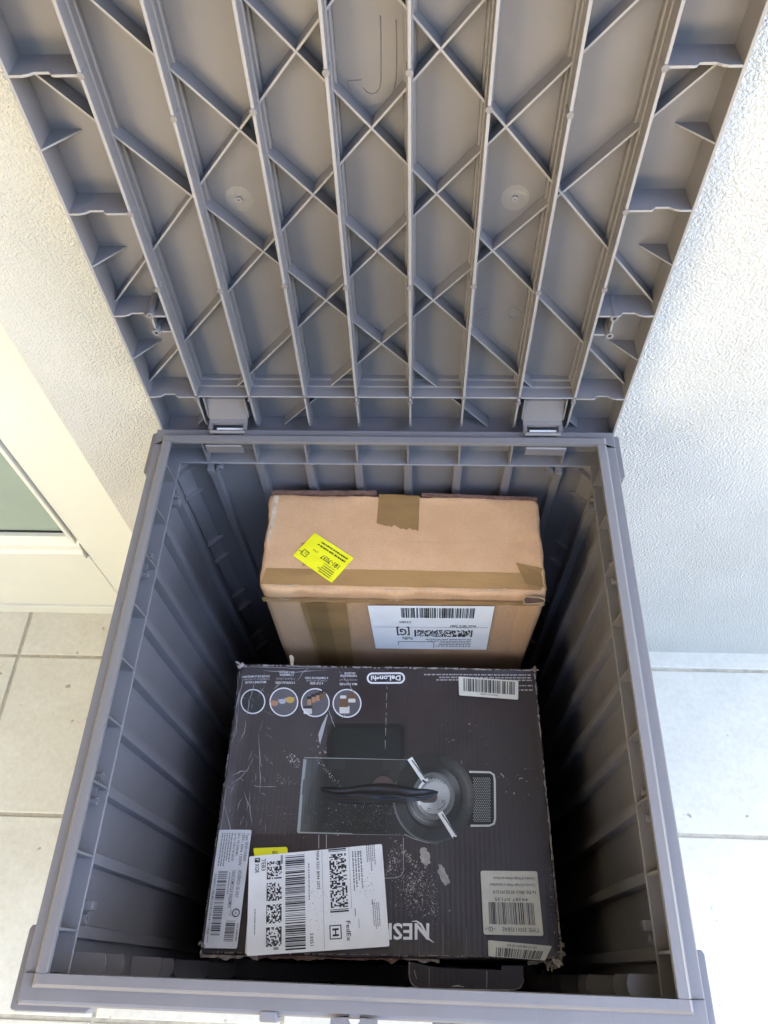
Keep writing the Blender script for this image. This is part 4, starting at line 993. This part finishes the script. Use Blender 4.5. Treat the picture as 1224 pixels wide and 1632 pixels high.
dpt(worn((383, 1060), (318, 1520), 150, .3, 2.6, 2, (1, .1), .7), 'worn_edge', 'scuff')
dpt(worn((852, 1067), (896, 1528), 150, .3, 2.4, 3, (-1, 0), .8), 'worn_edge', 'scuff')
dpt(worn((318, 1518), (896, 1528), 190, .4, 2.8, 4, (0, -1), .7), 'worn_edge', 'board_worn')
rnd = random.Random(8)
for seed, (xa_, xb_) in enumerate(((318, 410), (410, 640), (640, 700), (842, 897))):      # torn corrugated board below the near edge
    mb = MB(); prev = None; n = int((xb_-xa_)/3.2)
    for i in range(n+1):
        x = xa_+(xb_-xa_)*i/n; y = 1522+(x-316)*.017
        out = .0004+.0042*max(0, .35+noise.noise(Vector((x*.06, seed*3.1, 0))))+rnd.uniform(0, .0008)+(.003 if x > 872 else 0); dz = .002+.005*abs(noise.noise(Vector((x*.045, seed, 4))))+rnd.uniform(0, .001)
        t0 = at_z(x, y, DZ); p = (Vector((t0.x, t0.y+.002, DZ-.0025)), Vector((t0.x, t0.y-out, DZ-.003-dz*.4)), Vector((t0.x, t0.y-out*.8, DZ-.005-dz)), Vector((t0.x, t0.y+.001, DZ-.007-dz)))
        if prev: mb.add(list(prev)+list(p), [(0, 4, 5, 1), (1, 5, 6, 2), (2, 6, 7, 3)])
        prev = p
    dpt(mb, 'torn_board', 'board_worn' if seed != 1 else 'kraft_core')
for (x, y, r_, seed) in ((893, 1520, 9, 1), (886, 1532, 8, 2), (895, 1505, 5, 3), (322, 1505, 6, 4), (384, 1061, 6, 5), (851, 1068, 6, 6), (876, 1540, 7, 7)):     # crushed corners: layers of torn board
    rnd = random.Random(seed); mb = MB()
    for q in range(7):
        cx, cy = x+rnd.uniform(-r_, r_)*.6, y+rnd.uniform(-r_, r_)*.6; a = rnd.uniform(0, 3.1); L = r_*rnd.uniform(.5, 1.1); w_ = r_*rnd.uniform(.15, .35); z = rnd.uniform(-.004, .0028)
        ca, sa = math.cos(a), math.sin(a)
        mb.poly([at_z(cx+L*u*ca-w_*v*sa, cy+L*u*sa+w_*v*ca, DZ)+Vector((0, 0, z+u*.0015+rnd.uniform(-.0006, .0006))) for u, v in ((-1, -.6), (.2, -1), (1, -.3), (.7, .8), (-.8, 1))])
    dpt(mb, 'crushed_corner', 'board_worn' if seed not in (2, 5) else 'scuff')
# --- tuck flap standing out at the near edge
fz = DZ-.010
fl = [(652, 1533), (652, 1556), (655, 1566), (661, 1572), (668, 1574.5), (740, 1576.5), (818, 1578), (828, 1575), (833.5, 1568), (834.5, 1560), (833, 1539), (800, 1539), (798, 1546), (700, 1543)]
pts = [at_z(x, y, fz) for x, y in fl]
mb = MB().prism([(p.x, max(p.y, -.0112), fz-.003+(p.y-.01)*.12) for p in pts], (0, 0, .003)); fo = dpt(mb, 'tuck_flap', 'print_dark')
mb = MB()
def fpt(x, y, off): p = at_z(x, y, fz); return Vector((p.x, max(p.y, -.0112), fz+(p.y-.01)*.12+off))
strip(mb, fpt, fl[:10], [1.0]*10, .0004); strip(mb, fpt, [(684, 1544), (684, 1573)], [.5, .4], .0004); strip(mb, fpt, [(776, 1547), (776, 1575)], [1.2, .5], .0004); strip(mb, fpt, [(720, 1572), (730, 1571), (740, 1573)], [.5, 2.5, .5], .0004); strip(mb, fpt, [(660, 1546), (664, 1560)], [.8, .4], .0004)
dpt(mb, 'worn_edge', 'scuff', fo)
# --- stickers on the dark carton
def sticker(name, q, m_, off, label, r=.002, n=(10, 10)):
    f = frame_px(lambda x, y: dtop(x, y), q, UPV, dfn); return f, dpt(f.patch(MB(), off, *n, r=r), name, m_, label=label)
rnd = random.Random(41)
O1 = .0036
# top right: wide barcode sticker
f, o = sticker('barcode_sticker', [(826, 1085.5), (730.5, 1079.5), (731.5, 1109.5), (825.5, 1116)], 'paper_warm', O1, 'narrow white barcode sticker near the far edge', .0015)
mb = MB(); f.bars(mb, .06, .08, .93, .76, 44, O1+.0003, rnd); dpt(mb, 'barcode', 'ink', o)
mb = MB(); f.text(mb, 'Nespresso.Logistic', .34, .82, .10, O1+.0003, .30); dpt(mb, 'printed_text', 'ink', o)
# right: product label, upside down
f, o = sticker('product_label', [(855.5, 1389), (765.5, 1388), (770.5, 1489.5), (865.5, 1492)], 'paper_warm', O1, 'white product label with barcode near the right edge', .0022)
mb = MB(); f.bars(mb, .12, .50, .90, .84, 40, O1+.0003, rnd); dpt(mb, 'barcode', 'ink', o)
mb = MB(); f.text(mb, 'TYPE: ENV135BAE', .06, .885, .062, O1+.0003, .62); f.text(mb, '44387 07135', .20, .43, .05, O1+.0003, .58); f.text(mb, '1x DL SKU: 0132191519', .06, .315, .05, O1+.0003, .74, .012)
f.text(mb, 'Country of Origin: Made in Switzerland', .06, .205, .045, O1+.0003, .78); f.text(mb, 'Country of Origin: Hecho en Suecia', .06, .10, .045, O1+.0003, .72); f.text(mb, 'c', .80, .90, .04, O1+.0003); f.text(mb, 'us', .935, .90, .035, O1+.0003)
dpt(mb, 'printed_text', 'ink', o)
mb = MB(); c_ = f.P(.875, .915); 
def ringm(f, mb, u, v, r0, r1, off):
    n = 20; k = f.h/f.w; vs = [f.P(u+r*k*math.cos(i*6.2832/n), v+r*math.sin(i*6.2832/n), off) for r in (r0, r1) for i in range(n)]
    mb.add(vs, [(i, (i+1) % n, n+(i+1) % n, n+i) for i in range(n)])
ringm(f, mb, .875, .915, .030, .038, O1+.0003); f.text(mb, 'UL', .875, .895, .034, O1+.0003, center=True); dpt(mb, 'safety_mark', 'ink', o)
# small barcode sticker under it
f, o = sticker('barcode_sticker', [(879, 1508), (777.5, 1498.5), (778, 1524), (868, 1531)], 'paper_warm', O1, 'small barcode sticker curling at the torn corner', .0012)
mb = MB(); f.bars(mb, .10, .40, .88, .96, 40, O1+.0003, rnd); dpt(mb, 'barcode', 'ink', o)
mb = MB(); f.text(mb, '250 147 A88 0094 193 E4X', .22, .12, .18, O1+.0003, .48); dpt(mb, 'printed_text', 'ink', o)
# left: rating label, text reading towards the near edge
f, o = sticker('rating_label', [(349.5, 1322.5), (324, 1511), (378.5, 1512), (401.5, 1323)], 'paper_grey', O1, 'long grey rating label along the left edge', .0018, (16, 6))
mb = MB()
for s, u, v, h, wd in (('Type: ENV135BAE', .03, .86, .085, .25), ('120V~ 60Hz 1350W', .03, .735, .085, .29), ('SKU: 5513286481', .03, .61, .07, .20), ('Ser.No: N0215 B100D05', .03, .50, .065, .25), ('HOUSEHOLD USE ONLY', .36, .76, .10, .23), ('USAGE DOMESTIQUE UNIQUEMENT', .36, .58, .10, .32),
                       ('5513286481', .80, .91, .06, .14), ('01500551328648132181150141T10808', .39, .045, .07, .50)): f.text(mb, s, u, v, h, O1+.0003, wd, .004)
dpt(mb, 'printed_text', 'ink', o)
mb = MB(); f.micro(mb, .03, .08, .34, .46, 5, O1+.0003, rnd); f.micro(mb, .38, .48, .64, .54, 1, O1+.0003, rnd); f.micro(mb, .90, .06, .97, .12, 1, O1+.0003, rnd); dpt(mb, 'fine_print', 'ink_grey', o, kind='stuff')
mb = MB(); f.bars(mb, .37, .16, .62, .44, 26, O1+.0003, rnd); f.bars(mb, .63, .16, .90, .44, 26, O1+.0003, rnd); f.bars(mb, .78, .58, .95, .86, 22, O1+.0003, rnd); dpt(mb, 'barcode', 'ink', o)
mb = MB(); ringm(f, mb, .715, .84, .085, .115, O1+.0003); f.text(mb, 'UL', .715, .80, .08, O1+.0003, center=True); f.text(mb, 'LISTED', .69, .66, .05, O1+.0003, .05); dpt(mb, 'safety_mark', 'ink', o)
# yellow sticker and older label below the shipping label
f, o = sticker('yellow_sticker', [(407, 1372), (404, 1352), (458, 1350), (460, 1372)], 'paper_yellow', O1-.0002, 'bright yellow sticker tucked under the shipping label', .002)
mb = MB(); f.text(mb, '36', .50, .55, .16, O1+.0002, .22, .02); dpt(mb, 'printed_text', 'ink', o)
f, o = sticker('older_label', [(402, 1376), (391, 1521), (470, 1518), (470, 1376)], 'paper_warm', O1+.0001, 'edge of an older white label below the shipping label', .0015)
# shipping label
O2 = .0046
f, o = sticker('shipping_label', [(398, 1365.5), (394, 1524), (621, 1508.5), (609, 1346)], 'paper_white', O2, 'white shipping label with four square codes and long barcode', .002, (14, 14))
q = O2+.0004
mb = MB()
for s, u, v, h, wd in (('TEB3', .04, .095, .030, .125), ('XGR', .085, .047, .030, .10), ('33051', .825, .447, .022, .12), ('TRK# 5231 8094 2072', .0, .505, .020, .0), ('FedEx', .735, .705, .030, .19), ('TO', .05, .815, .014, .03), ('REF', .55, .895, .012, .05)):
    f.text(mb, s, u, v, h, q, wd or None, .01)
dpt(mb, 'printed_text', 'ink', o)
mb = MB(); f.rect(mb, .025, .043, .072, .082, q); dpt(mb, 'printed_block', 'ink', o)
mb = MB(); f.text(mb, 'F', .035, .048, .028, q+.0003); dpt(mb, 'printed_text', 'ink_white', o)
for k in range(4):
    mb = MB(); u0 = .075+k*.222; f.dots(mb, u0, .135, u0+.185, .245, 13, 12, q, rnd, .5); f.rect(mb, u0, .135, u0+.185, .139, q); dpt(mb, 'square_code', 'ink', o)
mb = MB(); f.bars(mb, .03, .272, .975, .415, 56, q, rnd); dpt(mb, 'barcode', 'ink', o)
mb = MB(); f.dots(mb, .06, .60, .60, .725, 44, 10, q, rnd, .5)
for u0, u1 in ((.005, .02), (.028, .034), (.615, .622), (.63, .645)): f.rect(mb, u0, .595, u1, .728, q)
dpt(mb, 'stacked_code', 'ink', o)
mb = MB()
for (u0, v0, u1, v1) in ((.765, .585, .90, .592), (.765, .663, .90, .67), (.765, .585, .775, .67), (.89, .585, .90, .67)): f.rect(mb, u0, v0, u1, v1, q)
f.text(mb, 'H', .797, .607, .042, q, .075, .03); dpt(mb, 'printed_block', 'ink', o)
mb = MB(); f.micro(mb, .13, .437, .70, .452, 1, q, rnd); f.micro(mb, .05, .765, .52, .845, 4, q, rnd); f.micro(mb, .0, .875, .27, .945, 5, q, rnd); f.micro(mb, .58, .895, .86, .95, 4, q, rnd); f.micro(mb, .02, .225, .14, .26, 0 or 1, q, rnd)
f.micro(mb, .62, .765, .72, .78, 1, q, rnd); f.micro(mb, .72, .79, .86, .80, 1, q, rnd)
f.micro(mb, .55, .045, .82, .06, 1, q, rnd); f.micro(mb, .935, .16, .965, .24, 1, q, rnd)
dpt(mb, 'fine_print', 'ink_grey', o, kind='stuff')
for u1_, v0_ in ((.62, .748), (.98, .545)): dpt(f.rect(MB(), .0, v0_, u1_, v0_+.002, q), 'rule_line', 'ink_grey', o)
mb = MB()
for _ in range(150): u, v = rnd.gauss(.55, .2), rnd.gauss(.53, .07); s = rnd.uniform(.001, .004); f.rect(mb, u, v, u+s*1.5, v+s, q) if 0 < u < .97 and 0 < v < .97 else 0
for _ in range(60): u, v = rnd.gauss(.4, .08), rnd.gauss(.86, .04); s = rnd.uniform(.001, .005); f.rect(mb, u, v, u+s*1.6, v+s, q+.0001) if 0 < u < .97 and 0 < v < .97 else 0
dpt(mb, 'smudge', 'ink_grey', o, kind='stuff')
